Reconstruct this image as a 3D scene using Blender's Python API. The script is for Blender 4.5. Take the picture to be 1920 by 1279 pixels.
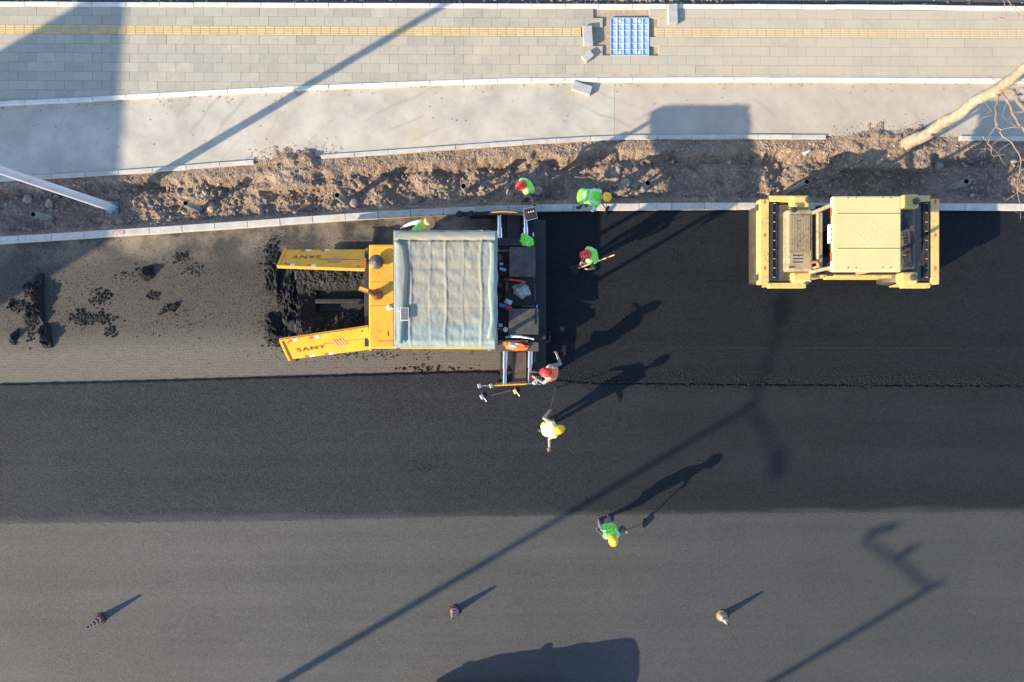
import bpy, bmesh, math, random
import numpy as np
from mathutils import Vector, Matrix, noise as mn

# ------------------------------------------------------------------ clear
for o in list(bpy.data.objects): bpy.data.objects.remove(o)
S = bpy.context.scene
COL = S.collection
R = math.radians
rnd = random.Random(7)

# ------------------------------------------------------------------ camera
CAM_H = 20.0                      # drone height in metres
cam_d = bpy.data.cameras.new('camera'); cam = bpy.data.objects.new('camera', cam_d); COL.objects.link(cam)
cam.location = (0, 0, CAM_H); cam.rotation_euler = (0, 0, 0)
cam_d.sensor_width = 36; cam_d.lens = 24; cam_d.clip_end = 2000; cam_d.clip_start = 0.1
S.camera = cam

# ------------------------------------------------------------------ sky, sun, exposure
SUN_EL, SUN_AZ = 24.0, 30.5       # shadows fall towards (cos 30.5, sin 30.5)
w = bpy.data.worlds.new('World'); S.world = w; w.use_nodes = True
nt = w.node_tree; bg = nt.nodes['Background']
sky = nt.nodes.new('ShaderNodeTexSky'); sky.sky_type = 'NISHITA'; sky.sun_disc = False
sky.sun_elevation = R(SUN_EL); sky.sun_rotation = R(270 - SUN_AZ)
sky.air_density = 1.0; sky.dust_density = 0.5; sky.ozone_density = 2.2
nt.links.new(sky.outputs[0], bg.inputs[0]); bg.inputs[1].default_value = 0.15
sun_d = bpy.data.lights.new('sun', 'SUN'); sun_d.energy = 4.4; sun_d.angle = R(0.6); sun_d.color = (1.0, 0.815, 0.56)
sun = bpy.data.objects.new('sun', sun_d); COL.objects.link(sun)
a, e = R(SUN_AZ), R(SUN_EL)
sun.rotation_euler = Vector((math.cos(a)*math.cos(e), math.sin(a)*math.cos(e), -math.sin(e))).to_track_quat('-Z', 'Y').to_euler()
sun.location = (-30, -20, 30)
S.view_settings.view_transform = 'Standard'; S.view_settings.look = 'None'
S.view_settings.gamma = 1.0; S.view_settings.exposure = 1.25
S.render.engine = 'CYCLES'

# ------------------------------------------------------------------ helpers
def U(px, py, z=0.0):
    """photo pixel -> world point at real height z"""
    k = (CAM_H - z) / 1280.0
    return Vector(((px - 960) * k, (639.5 - py) * k, z))

def new_obj(name, me, parent=None, mats=()):
    o = bpy.data.objects.new(name, me); COL.objects.link(o)
    if me is not None and len(me.materials) == 0:
        for m in mats: me.materials.append(m)
    if parent is not None: put(o, parent)
    return o

def world(o):
    return o.matrix_basis.copy() if o.parent is None else world(o.parent) @ o.matrix_parent_inverse @ o.matrix_basis
def put(o, parent):
    o.parent = parent; o.matrix_parent_inverse = world(parent).inverted()

def tag(o, label, cat, group=None):
    o['label'] = label; o['category'] = cat
    if group: o['group'] = group
    return o
def kind(o, k): o['kind'] = k; return o

def thing(name, loc, label, cat, group=None):
    o = bpy.data.objects.new(name, None); COL.objects.link(o); o.location = loc
    o.empty_display_size = .2
    return tag(o, label, cat, group)

class MB:
    def __init__(s): s.v = []; s.f = []; s.m = []
    def add(s, vs, fs, mi=0):
        b = len(s.v); s.v += [tuple(v) for v in vs]
        for f in fs: s.f.append(tuple(i + b for i in f)); s.m.append(mi)
        return s
    def box(s, c, size, rot=None, mi=0):
        hx, hy, hz = size[0]/2, size[1]/2, size[2]/2
        vs = [Vector((x, y, z)) for z in (-hz, hz) for y in (-hy, hy) for x in (-hx, hx)]
        if rot is not None:
            M = rot if isinstance(rot, Matrix) else Matrix.Rotation(rot, 3, 'Z')
            vs = [M @ v for v in vs]
        c = Vector(c)
        return s.add([v + c for v in vs], [(0,2,3,1),(4,5,7,6),(0,1,5,4),(2,6,7,3),(0,4,6,2),(1,3,7,5)], mi)
    def span(s, lo, hi, mi=0):
        return s.box([(lo[i]+hi[i])/2 for i in range(3)], [hi[i]-lo[i] for i in range(3)], None, mi)
    def tube(s, pts, rad, n=10, mi=0, cap=True):
        pts = [Vector(p) for p in pts]
        rad = [rad]*len(pts) if not hasattr(rad, '__len__') else list(rad)
        b = len(s.v); up = None
        for i, p in enumerate(pts):
            d = (pts[min(i+1, len(pts)-1)] - pts[max(i-1, 0)]).normalized()
            if up is None:
                up = Vector((0,0,1)) if abs(d.z) < .9 else Vector((1,0,0))
            x = d.cross(up).normalized(); y = x.cross(d).normalized(); up = y
            for k in range(n):
                t = 2*math.pi*k/n
                s.v.append(tuple(p + (x*math.cos(t) + y*math.sin(t))*rad[i]))
        for i in range(len(pts)-1):
            for k in range(n):
                k2 = (k+1) % n
                s.f.append((b+i*n+k, b+i*n+k2, b+(i+1)*n+k2, b+(i+1)*n+k)); s.m.append(mi)
        if cap:
            s.f.append(tuple(b+k for k in reversed(range(n)))); s.m.append(mi)
            s.f.append(tuple(b+(len(pts)-1)*n+k for k in range(n))); s.m.append(mi)
        return s
    def lathe(s, c, prof, n=20, axis='Z', mi=0):
        b = len(s.v); c = Vector(c)
        for r, h in prof:
            for k in range(n):
                t = 2*math.pi*k/n
                v = Vector((r*math.cos(t), r*math.sin(t), h))
                if axis == 'Y': v = Vector((v.x, v.z, -v.y))
                if axis == 'X': v = Vector((v.z, v.y, -v.x))
                s.v.append(tuple(c + v))
        for i in range(len(prof)-1):
            for k in range(n):
                k2 = (k+1) % n
                s.f.append((b+i*n+k, b+i*n+k2, b+(i+1)*n+k2, b+(i+1)*n+k)); s.m.append(mi)
        s.f.append(tuple(b+k for k in reversed(range(n)))); s.m.append(mi)
        s.f.append(tuple(b+(len(prof)-1)*n+k for k in range(n))); s.m.append(mi)
        return s
    def prism(s, poly, z0, z1, mi=0):
        n = len(poly)
        vs = [(p[0], p[1], z0) for p in poly] + [(p[0], p[1], z1) for p in poly]
        fs = [tuple(reversed(range(n))), tuple(range(n, 2*n))] + [(i, (i+1) % n, n+(i+1) % n, n+i) for i in range(n)]
        return s.add(vs, fs, mi)
    def hexa(s, bot, top, mi=0):
        return s.add(list(bot)+list(top), [(3,2,1,0),(4,5,6,7),(0,1,5,4),(1,2,6,5),(2,3,7,6),(3,0,4,7)], mi)
    def mesh(s, name):
        me = bpy.data.meshes.new(name); me.from_pydata(s.v, [], s.f); me.update()
        me.polygons.foreach_set('material_index', s.m)
        return me
    def build(s, name, mat, parent=None, smooth=False, bevel=0, segs=2):
        me = s.mesh(name)
        for m in (mat if isinstance(mat, (list, tuple)) else [mat]): me.materials.append(m)
        bm = bmesh.new(); bm.from_mesh(me); bmesh.ops.recalc_face_normals(bm, faces=bm.faces); bm.to_mesh(me); bm.free()
        o = new_obj(name, me, parent)
        if smooth:
            me.polygons.foreach_set('use_smooth', [True]*len(me.polygons))
            md = o.modifiers.new('edge', 'EDGE_SPLIT'); md.split_angle = R(40)
        if bevel:
            b = o.modifiers.new('bevel', 'BEVEL'); b.width = bevel; b.segments = segs; b.limit_method = 'ANGLE'; b.angle_limit = R(40)
        return o

# ------------------------------------------------------------------ materials
def nodes(name):
    m = bpy.data.materials.new(name); m.use_nodes = True
    t = m.node_tree; return m, t, t.nodes['Principled BSDF'], t.nodes, t.links
def rgb(c): return (c[0], c[1], c[2], 1)
def mul(c, k): return tuple(min(1, x*k) for x in c)
def N(t, typ, **kw):
    n = t.nodes.new(typ)
    for k, v in kw.items():
        if k in n.inputs: n.inputs[k].default_value = v
        else: setattr(n, k, v)
    return n
def mixc(t, fac, A, B, blend='MIX'):
    m = t.nodes.new('ShaderNodeMix'); m.data_type = 'RGBA'; m.blend_type = blend
    for sock, val in ((m.inputs[0], fac), (m.inputs[6], A), (m.inputs[7], B)):
        if hasattr(val, 'links') or hasattr(val, 'is_linked'): t.links.new(val, sock)
        elif isinstance(val, (int, float)): sock.default_value = val
        else: sock.default_value = rgb(val)
    return m.outputs[2]
def mrange(t, val, a, b, lo=0, hi=1):
    m = t.nodes.new('ShaderNodeMapRange'); m.inputs[1].default_value = a; m.inputs[2].default_value = b
    m.inputs[3].default_value = lo; m.inputs[4].default_value = hi
    t.links.new(val, m.inputs[0]); return m.outputs[0]
def math_(t, op, a, b=None):
    m = t.nodes.new('ShaderNodeMath'); m.operation = op
    for i, v in enumerate((a, b)):
        if v is None: continue
        if isinstance(v, (int, float)): m.inputs[i].default_value = v
        else: t.links.new(v, m.inputs[i])
    return m.outputs[0]
def pos(t, scale=(1,1,1)):
    g = t.nodes.new('ShaderNodeNewGeometry')
    if scale == (1,1,1): return g.outputs['Position']
    mp = t.nodes.new('ShaderNodeVectorMath'); mp.operation = 'MULTIPLY'; mp.inputs[1].default_value = scale
    t.links.new(g.outputs['Position'], mp.inputs[0]); return mp.outputs[0]
def nz(t, scale, detail=4, rough=.6, vec=None, stretch=(1,1,1)):
    n = t.nodes.new('ShaderNodeTexNoise'); n.inputs['Scale'].default_value = scale
    n.inputs['Detail'].default_value = detail; n.inputs['Roughness'].default_value = rough
    t.links.new(vec if vec is not None else pos(t, stretch), n.inputs['Vector']); return n.outputs['Fac']
def bump(t, bs, h, strength, dist=.02):
    b = t.nodes.new('ShaderNodeBump'); b.inputs['Strength'].default_value = strength; b.inputs['Distance'].default_value = dist
    t.links.new(h, b.inputs['Height']); t.links.new(b.outputs[0], bs.inputs['Normal'])

def mat(name, col, rough=.6, var=.15, scale=5, metal=0, bmp=0, bscale=80, dust=0, dustcol=(.34,.28,.21), spec=.5, rand=0, coat=0, grime=0):
    m, t, bs, nn, L = nodes(name)
    c = mixc(t, mrange(t, nz(t, scale), .3, .7), mul(col, 1-var), mul(col, 1+var))
    if rand:
        oi = t.nodes.new('ShaderNodeObjectInfo'); g = t.nodes.new('ShaderNodeNewGeometry')
        r = math_(t, 'FRACT', math_(t, 'ADD', oi.outputs['Random'], g.outputs['Random Per Island']))
        v = t.nodes.new('ShaderNodeHueSaturation'); L.new(c, v.inputs['Color']); L.new(mrange(t, r, 0, 1, 1-rand, 1+rand), v.inputs['Value']); c = v.outputs[0]
    if dust:
        c = mixc(t, mrange(t, nz(t, scale*.6+1.3, 6, .7), .62-dust*.35, .78, 0, min(1, .35+dust)), c, dustcol)
    if grime:   # smears and splashes of bitumen, chipped paint
        gm = math_(t, 'MULTIPLY', mrange(t, nz(t, 1.6, 4, .6), .42, .62), mrange(t, nz(t, 13, 5, .75), .55-grime*.1, .66))
        c = mixc(t, math_(t, 'MULTIPLY', gm, min(1, .55+grime)), c, (.045,.033,.024))
    L.new(c, bs.inputs['Base Color'])
    bs.inputs['Roughness'].default_value = rough; bs.inputs['Metallic'].default_value = metal
    bs.inputs['Specular IOR Level'].default_value = spec; bs.inputs['Coat Weight'].default_value = coat
    if bmp: bump(t, bs, nz(t, bscale, 3), bmp)
    return m

def asphalt(name, lo, hi, grain=.5, streak=.2, tint=None, rough=.75, speck=.0, bs_=.35, darken_x=False, blend=False):
    """fine aggregate: voronoi chips + noise, long roller streaks along the road"""
    m, t, bs, nn, L = nodes(name)
    vo = N(t, 'ShaderNodeTexVoronoi'); vo.inputs['Scale'].default_value = 30; L.new(pos(t), vo.inputs['Vector'])
    sep = t.nodes.new('ShaderNodeSeparateColor'); L.new(vo.outputs['Color'], sep.inputs[0])
    g = math_(t, 'ADD', math_(t, 'MULTIPLY', sep.outputs[0], .6*grain), math_(t, 'MULTIPLY', nz(t, 24, 5, .75), .9*grain))
    st = nz(t, 1, 5, .65, None, (.04, 1.1, 1))
    big = nz(t, .35, 4, .6)
    f = math_(t, 'ADD', g, math_(t, 'ADD', math_(t, 'MULTIPLY', st, streak), math_(t, 'MULTIPLY', big, .35)))
    f = mrange(t, f, .25*grain+.5*streak*.6+.1, 1.0*grain+.75*streak+.22)
    c = mixc(t, f, lo, hi)
    if speck:
        v2 = N(t, 'ShaderNodeTexVoronoi'); v2.inputs['Scale'].default_value = 30; L.new(pos(t), v2.inputs['Vector'])
        s2 = t.nodes.new('ShaderNodeSeparateColor'); L.new(v2.outputs['Color'], s2.inputs[0])
        c = mixc(t, mrange(t, s2.outputs[1], .993, .996, 0, speck), c, (.4,.38,.34))
    if blend:   # the lower seam of this layer is rolled out thin over the older surface
        gy = t.nodes.new('ShaderNodeSeparateXYZ'); L.new(pos(t), gy.inputs[0])
        c = mixc(t, mrange(t, math_(t, 'ADD', gy.outputs['X'], math_(t, 'MULTIPLY', nz(t, .3, 3), 4)), -3, 7, 0, .55), c, (.0075,.0088,.0118))   # layer grades darker along positive X
        dd = math_(t, 'ADD', math_(t, 'SUBTRACT', gy.outputs['Y'], math_(t, 'MULTIPLY', gy.outputs['X'], .0103)), math_(t, 'MULTIPLY', math_(t, 'SUBTRACT', nz(t, 1, 5, .7, None, (.5,3,1)), .5), .5))
        c = mixc(t, mrange(t, dd, -4.93, -5.22, 0, .75), c, (.070,.071,.072))
    if darken_x:   # mixed darker towards the right end of the carriageway
        gx = t.nodes.new('ShaderNodeSeparateXYZ'); L.new(pos(t), gx.inputs[0])
        c = mixc(t, mrange(t, math_(t, 'ADD', gx.outputs['X'], math_(t, 'MULTIPLY', nz(t, .25, 3), 5)), -8, 12, 0, .5), c, (.028,.0305,.035))
    L.new(c, bs.inputs['Base Color']); bs.inputs['Roughness'].default_value = rough; bs.inputs['Specular IOR Level'].default_value = .1
    h = math_(t, 'ADD', vo.outputs['Distance'], nz(t, 60, 4, .7))
    bump(t, bs, h, bs_, .012)
    return m

M = {}
M['old'] = asphalt('rolled_asphalt', (.046,.0465,.0465), (.115,.113,.109), .6, .7, speck=0, bs_=.35, darken_x=True)
M['mat'] = asphalt('new_asphalt', (.0065,.0078,.0102), (.044,.0485,.058), .85, .7, bs_=.7, blend=True)
M['mat_hot'] = asphalt('hot_asphalt', (.0024,.0031,.0046), (.0190,.0218,.0280), .85, .55, bs_=.9)
M['far_road'] = asphalt('far_road', (.05,.05,.055), (.11,.11,.11), .5, .3)

def mat_milled():
    m, t, bs, nn, L = nodes('milled_base')
    vo = N(t, 'ShaderNodeTexVoronoi'); vo.inputs['Scale'].default_value = 40; L.new(pos(t), vo.inputs['Vector'])
    sep = t.nodes.new('ShaderNodeSeparateColor'); L.new(vo.outputs['Color'], sep.inputs[0])
    gx = t.nodes.new('ShaderNodeSeparateXYZ'); L.new(pos(t), gx.inputs[0])
    g = math_(t, 'ADD', math_(t, 'MULTIPLY', sep.outputs[0], .35), math_(t, 'MULTIPLY', nz(t, 22, 5, .75), .65))
    base = mixc(t, mrange(t, g, .25, .8), (.026,.0225,.019), (.094,.083,.069))
    # dark tack-coat film, patchy, stronger towards the kerb side of the paver
    tackm = math_(t, 'MULTIPLY', mrange(t, nz(t, .55, 5, .65), .38, .6), mrange(t, gx.outputs['Y'], .6, 2.2))
    tackm = math_(t, 'MULTIPLY', tackm, mrange(t, gx.outputs['X'], -12.5, -9.5))
    c = mixc(t, math_(t, 'MULTIPLY', tackm, .75), base, (.026,.025,.022))
    # pale milling tracks beside the joint
    wv = N(t, 'ShaderNodeTexWave'); wv.wave_type = 'BANDS'; wv.bands_direction = 'Y'; wv.inputs['Scale'].default_value = 6.5
    wv.inputs['Distortion'].default_value = 2.5; wv.inputs['Detail'].default_value = 4; wv.inputs['Detail Scale'].default_value = 2.0
    L.new(pos(t, (.35,1,1)), wv.inputs['Vector'])
    tracks = math_(t, 'ADD', math_(t, 'MULTIPLY', wv.outputs['Fac'], .25), math_(t, 'MULTIPLY', nz(t, 1, 5, .7, None, (3,22,1)), .9))
    near = mrange(t, math_(t, 'ADD', gx.outputs['Y'], math_(t, 'MULTIPLY', gx.outputs['X'], -.03)), .75, .0)
    c = mixc(t, math_(t, 'MULTIPLY', near, mrange(t, tracks, .3, .8, .2, .85)), c, (.165,.147,.12))
    # sandy dust blown off the kerb
    d = math_(t, 'MULTIPLY', mrange(t, nz(t, .8, 5, .6), .42, .62), mrange(t, math_(t, 'ADD', gx.outputs['Y'], math_(t, 'MULTIPLY', gx.outputs['X'], -.035)), 2.6, 3.35))
    c = mixc(t, math_(t, 'MULTIPLY', d, .8), c, (.30,.24,.165))
    L.new(c, bs.inputs['Base Color']); bs.inputs['Roughness'].default_value = .85
    h = math_(t, 'ADD', math_(t, 'ADD', vo.outputs['Distance'], nz(t, 45, 4, .7)), math_(t, 'MULTIPLY', math_(t, 'MULTIPLY', tracks, near), 1.2))
    bump(t, bs, h, .55, .015)
    return m
M['milled'] = mat_milled()

def mat_concrete(name, a, b, stain=(.30,.24,.17), st=.5):
    m, t, bs, nn, L = nodes(name)
    c = mixc(t, mrange(t, nz(t, 1.1, 6, .65), .35, .65), a, b)
    c = mixc(t, mrange(t, nz(t, 30, 5, .8), .55, .75, 0, .35), c, mul(a, .6))
    c = mixc(t, mrange(t, nz(t, .6, 6, .7), .55, .75, 0, st), c, stain)
    vo = N(t, 'ShaderNodeTexVoronoi'); vo.inputs['Scale'].default_value = 7; L.new(pos(t), vo.inputs['Vector'])
    vo.inputs['Randomness'].default_value = 1
    c = mixc(t, mrange(t, math_(t, 'ADD', vo.outputs['Distance'], math_(t, 'MULTIPLY', nz(t, 3.0, 2), .35)), .205, .185, 0, .55), c, mul(a, .45))
    gx = t.nodes.new('ShaderNodeSeparateXYZ'); L.new(pos(t), gx.inputs[0])
    # curved scrape marks left by machines
    wv = N(t, 'ShaderNodeTexWave'); wv.wave_type = 'RINGS'; wv.rings_direction = 'Z'; wv.inputs['Scale'].default_value = .55; wv.inputs['Distortion'].default_value = 3; wv.inputs['Detail'].default_value = 3; L.new(pos(t), wv.inputs['Vector'])
    c = mixc(t, math_(t, 'MULTIPLY', mrange(t, wv.outputs['Fac'], .90, 1.0, 0, .4), mrange(t, nz(t, .5, 3), .5, .6)), c, mul(a, .75))
    L.new(c, bs.inputs['Base Color']); bs.inputs['Roughness'].default_value = .9
    bump(t, bs, math_(t, 'ADD', nz(t, 60, 5, .8), math_(t, 'MULTIPLY', nz(t, 4, 3), .6)), .35, .015)
    return m
M['conc_a'] = mat_concrete('concrete_pale', (.345,.322,.275), (.475,.44,.375), (.44,.36,.25), .75)
M['conc_b'] = mat_concrete('concrete_sandy', (.35,.31,.26), (.44,.385,.32), (.42,.325,.225), .8)

def mat_dirt():
    m, t, bs, nn, L = nodes('trench_soil')
    c = mixc(t, mrange(t, nz(t, .9, 6, .7), .35, .65), (.165,.115,.085), (.30,.222,.158))
    c = mixc(t, mrange(t, nz(t, 7, 6, .8), .45, .7, 0, .7), c, (.13,.09,.07))
    c = mixc(t, mrange(t, nz(t, 3.5, 6, .75), .52, .66, 0, .7), c, (.42,.335,.245))
    vo = N(t, 'ShaderNodeTexVoronoi'); vo.inputs['Scale'].default_value = 22; L.new(pos(t), vo.inputs['Vector'])
    sep = t.nodes.new('ShaderNodeSeparateColor'); L.new(vo.outputs['Color'], sep.inputs[0])
    c = mixc(t, mrange(t, sep.outputs[0], .7, .95, 0, .5), c, (.36,.31,.28))
    L.new(c, bs.inputs['Base Color']); bs.inputs['Roughness'].default_value = .95
    bump(t, bs, math_(t, 'ADD', math_(t, 'MULTIPLY', vo.outputs['Distance'], -.8), nz(t, 18, 6, .8)), .9, .035)
    return m
M['dirt'] = mat_dirt()

def mat_island(name, cols, rough=.9, bmp=.4, bscale=40):
    m, t, bs, nn, L = nodes(name)
    g = t.nodes.new('ShaderNodeNewGeometry'); oi = t.nodes.new('ShaderNodeObjectInfo')
    r = math_(t, 'FRACT', math_(t, 'ADD', g.outputs['Random Per Island'], oi.outputs['Random']))
    cr = t.nodes.new('ShaderNodeValToRGB'); L.new(r, cr.inputs[0])
    el = cr.color_ramp.elements
    while len(el) < len(cols): el.new(.5)
    for i, c in enumerate(cols): el[i].position = i/(len(cols)-1); el[i].color = rgb(c)
    c = mixc(t, mrange(t, nz(t, 14, 5, .7), .4, .7, 0, .5), cr.outputs[0], (.30,.23,.17))
    L.new(c, bs.inputs['Base Color']); bs.inputs['Roughness'].default_value = rough
    bump(t, bs, nz(t, bscale, 4), bmp)
    return m
M['stone'] = mat_island('stones', [(.16,.11,.085), (.30,.22,.165), (.26,.22,.19), (.38,.32,.26), (.20,.135,.105)])
M['crumb'] = mat('asphalt_crumb', (.0115,.0120,.0138), .75, .4, 40, spec=.3, bmp=.8, bscale=50)

def mat_paver(name, col, stain):
    m, t, bs, nn, L = nodes(name)
    oi = t.nodes.new('ShaderNodeObjectInfo'); g = t.nodes.new('ShaderNodeNewGeometry')
    r = math_(t, 'FRACT', math_(t, 'ADD', oi.outputs['Random'], g.outputs['Random Per Island']))
    c = mixc(t, mrange(t, nz(t, 6, 5, .7), .3, .7), mul(col, .93), mul(col, 1.07))
    v = t.nodes.new('ShaderNodeHueSaturation'); L.new(c, v.inputs['Color']); L.new(mrange(t, r, 0, 1, .91, 1.09), v.inputs['Value']); c = v.outputs[0]
    gx = t.nodes.new('ShaderNodeSeparateXYZ'); L.new(pos(t), gx.inputs[0])
    # sand swept over the paving, more to one end of the street
    amt = math_(t, 'ADD', mrange(t, gx.outputs['X'], -8, 7, -.12, .20), nz(t, .8, 6, .65))
    c = mixc(t, mrange(t, amt, .48, .72, 0, .75), c, stain)
    c = mixc(t, mrange(t, nz(t, 2.2, 3, .5), .63, .72, 0, .35), c, mul(stain, 1.15))
    L.new(c, bs.inputs['Base Color']); bs.inputs['Roughness'].default_value = .88
    bump(t, bs, nz(t, 90, 3), .2)
    return m
M['paver'] = mat_paver('paving_stone', (.345,.325,.27), (.43,.375,.285))
M['tactile'] = mat_paver('tactile_tile', (.47,.355,.185), (.45,.375,.265))
M['sand'] = mat('bedding_sand', (.36,.29,.205), .95, .25, 8, bmp=.5, bscale=50)
M['kerb'] = mat('kerb_stone', (.46,.445,.415), .85, .12, 4, bmp=.25, bscale=60, dust=.55, dustcol=(.36,.30,.22), rand=.09)
M['kerb_w'] = mat('white_kerb', (.60,.58,.53), .85, .1, 3, bmp=.2, bscale=60, dust=.35, dustcol=(.46,.40,.31), rand=.07)
M['block'] = mat('concrete_block', (.36,.36,.355), .9, .12, 6, bmp=.3, bscale=60)
M['yellow'] = mat('paver_yellow', (.71,.345,.028), .42, .1, 2, grime=.12, dust=.15, dustcol=(.45,.33,.16), coat=.15)
M['roller_y'] = mat('roller_cream', (.62,.43,.14), .5, .1, 2, grime=.3, dust=.2, dustcol=(.55,.47,.3))
M['roller_roof'] = mat('roller_roof', (.58,.49,.23), .5, .05, 1.5, grime=.0, dust=.16, dustcol=(.6,.55,.4))
M['roller_tan'] = mat('roller_tan', (.33,.265,.17), .6, .15, 4, dust=.25, grime=.5)
M['emblem'] = mat('roof_emblem', (.64,.55,.29), .5, .03, 3)
M['steel_dark'] = mat('dark_steel', (.03,.03,.032), .55, .3, 6, metal=.3, dust=.18, dustcol=(.10,.085,.07))
M['steel_plate'] = mat('worn_plate', (.085,.08,.075), .5, .25, 5, metal=.4, bmp=.15, bscale=40, dust=.35, dustcol=(.20,.165,.125))
M['steel_brown'] = mat('grimy_plate', (.085,.066,.052), .6, .3, 6, metal=.2, dust=.3, dustcol=(.15,.11,.08))
M['walk'] = mat('walkway_board', (.022,.026,.032), .7, .25, 5, bmp=.2, dust=.05, dustcol=(.06,.06,.06))
M['drum'] = mat('drum_steel', (.13,.115,.095), .42, .2, 4, metal=.6, dust=.3, dustcol=(.24,.19,.13))
M['chrome'] = mat('chrome', (.72,.72,.74), .2, .05, 4, metal=1)
M['alu'] = mat('aluminium', (.6,.61,.63), .35, .08, 6, metal=.9)
M['rust'] = mat('rusty_pipe', (.20,.085,.035), .8, .35, 12, bmp=.3)
M['black'] = mat('black_rubber', (.018,.018,.019), .75, .3, 10)
M['white'] = mat('white_paint', (.74,.73,.71), .55, .05, 5)
M['dull_white'] = mat('dull_white', (.42,.39,.37), .7, .15, 14, dust=.4)
M['red'] = mat('red_paint', (.55,.035,.025), .5, .12, 6)
M['tape_r'] = mat('red_reflector', (.60,.09,.05), .45, .1, 8)
M['navy'] = mat('lettering', (.10,.06,.035), .6, .1, 6)
M['stripe'] = mat('grey_stripe', (.40,.22,.07), .6, .1, 6)
M['stripe2'] = mat('pink_stripe', (.62,.30,.16), .6, .1, 6)
M['blue'] = mat('blue_paint', (.06,.16,.52), .5, .15, 6)
M['pit_blue'] = mat('pit_blue', (.27,.42,.62), .5, .12, 6, dust=.35, dustcol=(.5,.45,.38))
M['pit_white'] = mat('pit_galvanised', (.66,.69,.72), .45, .08, 8, metal=.3)
M['pvc'] = mat('pvc_pipe', (.20,.215,.215), .55, .15, 5, dust=.3, dustcol=(.33,.28,.22))
M['pole'] = mat('pole_paint', (.60,.60,.66), .4, .05, 2, dust=.05)
M['bark'] = mat('bark', (.31,.26,.195), .9, .3, 6, bmp=1.0, bscale=25)
M['twig'] = mat('twig', (.235,.185,.145), .9, .2, 8)
M['wood'] = mat('wood_handle', (.60,.38,.19), .6, .15, 12)
M['straw'] = mat('straw', (.58,.35,.15), .85, .2, 30, bmp=.5, bscale=120)
M['skin'] = mat('skin', (.42,.24,.16), .6, .08, 20)
M['eye'] = mat('eye_dark', (.03,.02,.018), .4, .05, 20)
M['hair'] = mat('hair', (.012,.01,.01), .6, .2, 40)
M['vest_g'] = mat('vest_green', (.20,.80,.05), .7, .1, 10, bmp=.35, bscale=18)
M['vest_p'] = mat('vest_pale_green', (.54,.86,.26), .7, .1, 10, bmp=.35, bscale=18)
M['vest_o'] = mat('vest_orange', (.95,.17,.025), .7, .1, 10, bmp=.35, bscale=18)
M['refl'] = mat('reflective_tape', (.60,.62,.64), .35, .05, 10, metal=.2)
M['helm_r'] = mat('helmet_red', (.62,.04,.025), .3, .05, 6, coat=.3)
M['helm_y'] = mat('helmet_yellow', (.85,.48,.015), .3, .05, 6, coat=.3)
M['cl_black'] = mat('cloth_black', (.02,.02,.024), .85, .2, 12)
M['cl_navy'] = mat('cloth_navy', (.035,.045,.075), .85, .2, 12)
M['cl_blue'] = mat('cloth_blue', (.05,.13,.32), .85, .2, 12)
M['cl_grey'] = mat('cloth_grey', (.22,.22,.24), .85, .15, 12)
M['cl_tan'] = mat('cloth_tan', (.36,.28,.22), .85, .15, 12)
M['cl_white'] = mat('cloth_white', (.72,.70,.68), .85, .08, 12)
M['cl_jean'] = mat('cloth_jean', (.14,.17,.24), .85, .2, 12)
M['shoe'] = mat('shoe', (.10,.075,.055), .8, .25, 15)
M['cone_r'] = mat('cone_red', (.17,.025,.035), .6, .2, 12, dust=.25)
M['cone_o'] = mat('cone_faded', (.26,.20,.12), .6, .2, 12, dust=.2)
M['panel'] = mat('board_panel', (.55,.57,.6), .6, .06, 2)
M['glass'] = mat('window_glass', (.03,.04,.05), .08, .05, 2)
M['plastic'] = mat('clear_plastic', (.32,.34,.36), .3, .25, 14, bmp=.6, bscale=14)
M['ground'] = mat('ground_soil', (.26,.21,.16), .95, .25, .5, bmp=.3, bscale=10)

def mat_tarp():
    m, t, bs, nn, L = nodes('tarp_cloth')
    gx = t.nodes.new('ShaderNodeSeparateXYZ'); L.new(pos(t), gx.inputs[0])
    c = mixc(t, mrange(t, nz(t, 1.2, 5, .6), .35, .65), (.195,.25,.24), (.25,.305,.285))
    # dust that settled in the middle of the sheet
    ex = math_(t, 'ABSOLUTE', math_(t, 'SUBTRACT', gx.outputs['X'], -1.62))
    ey = math_(t, 'ABSOLUTE', math_(t, 'SUBTRACT', gx.outputs['Y'], 1.52))
    dm = math_(t, 'MULTIPLY', mrange(t, ex, 1.12, .9), mrange(t, ey, 1.22, .95))
    dm = math_(t, 'MULTIPLY', dm, mrange(t, nz(t, 2.0, 6, .65), .15, .5))
    c = mixc(t, math_(t, 'MULTIPLY', dm, .85), c, (.285,.255,.195))
    c = mixc(t, mrange(t, nz(t, 5, 6, .7), .6, .75, 0, .4), c, (.36,.31,.24))
    L.new(c, bs.inputs['Base Color']); bs.inputs['Roughness'].default_value = .8
    bump(t, bs, math_(t, 'ADD', nz(t, 6, 4, .6), math_(t, 'MULTIPLY', nz(t, 40, 3), .2)), .35, .04)
    return m
M['tarp'] = mat_tarp()

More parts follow.
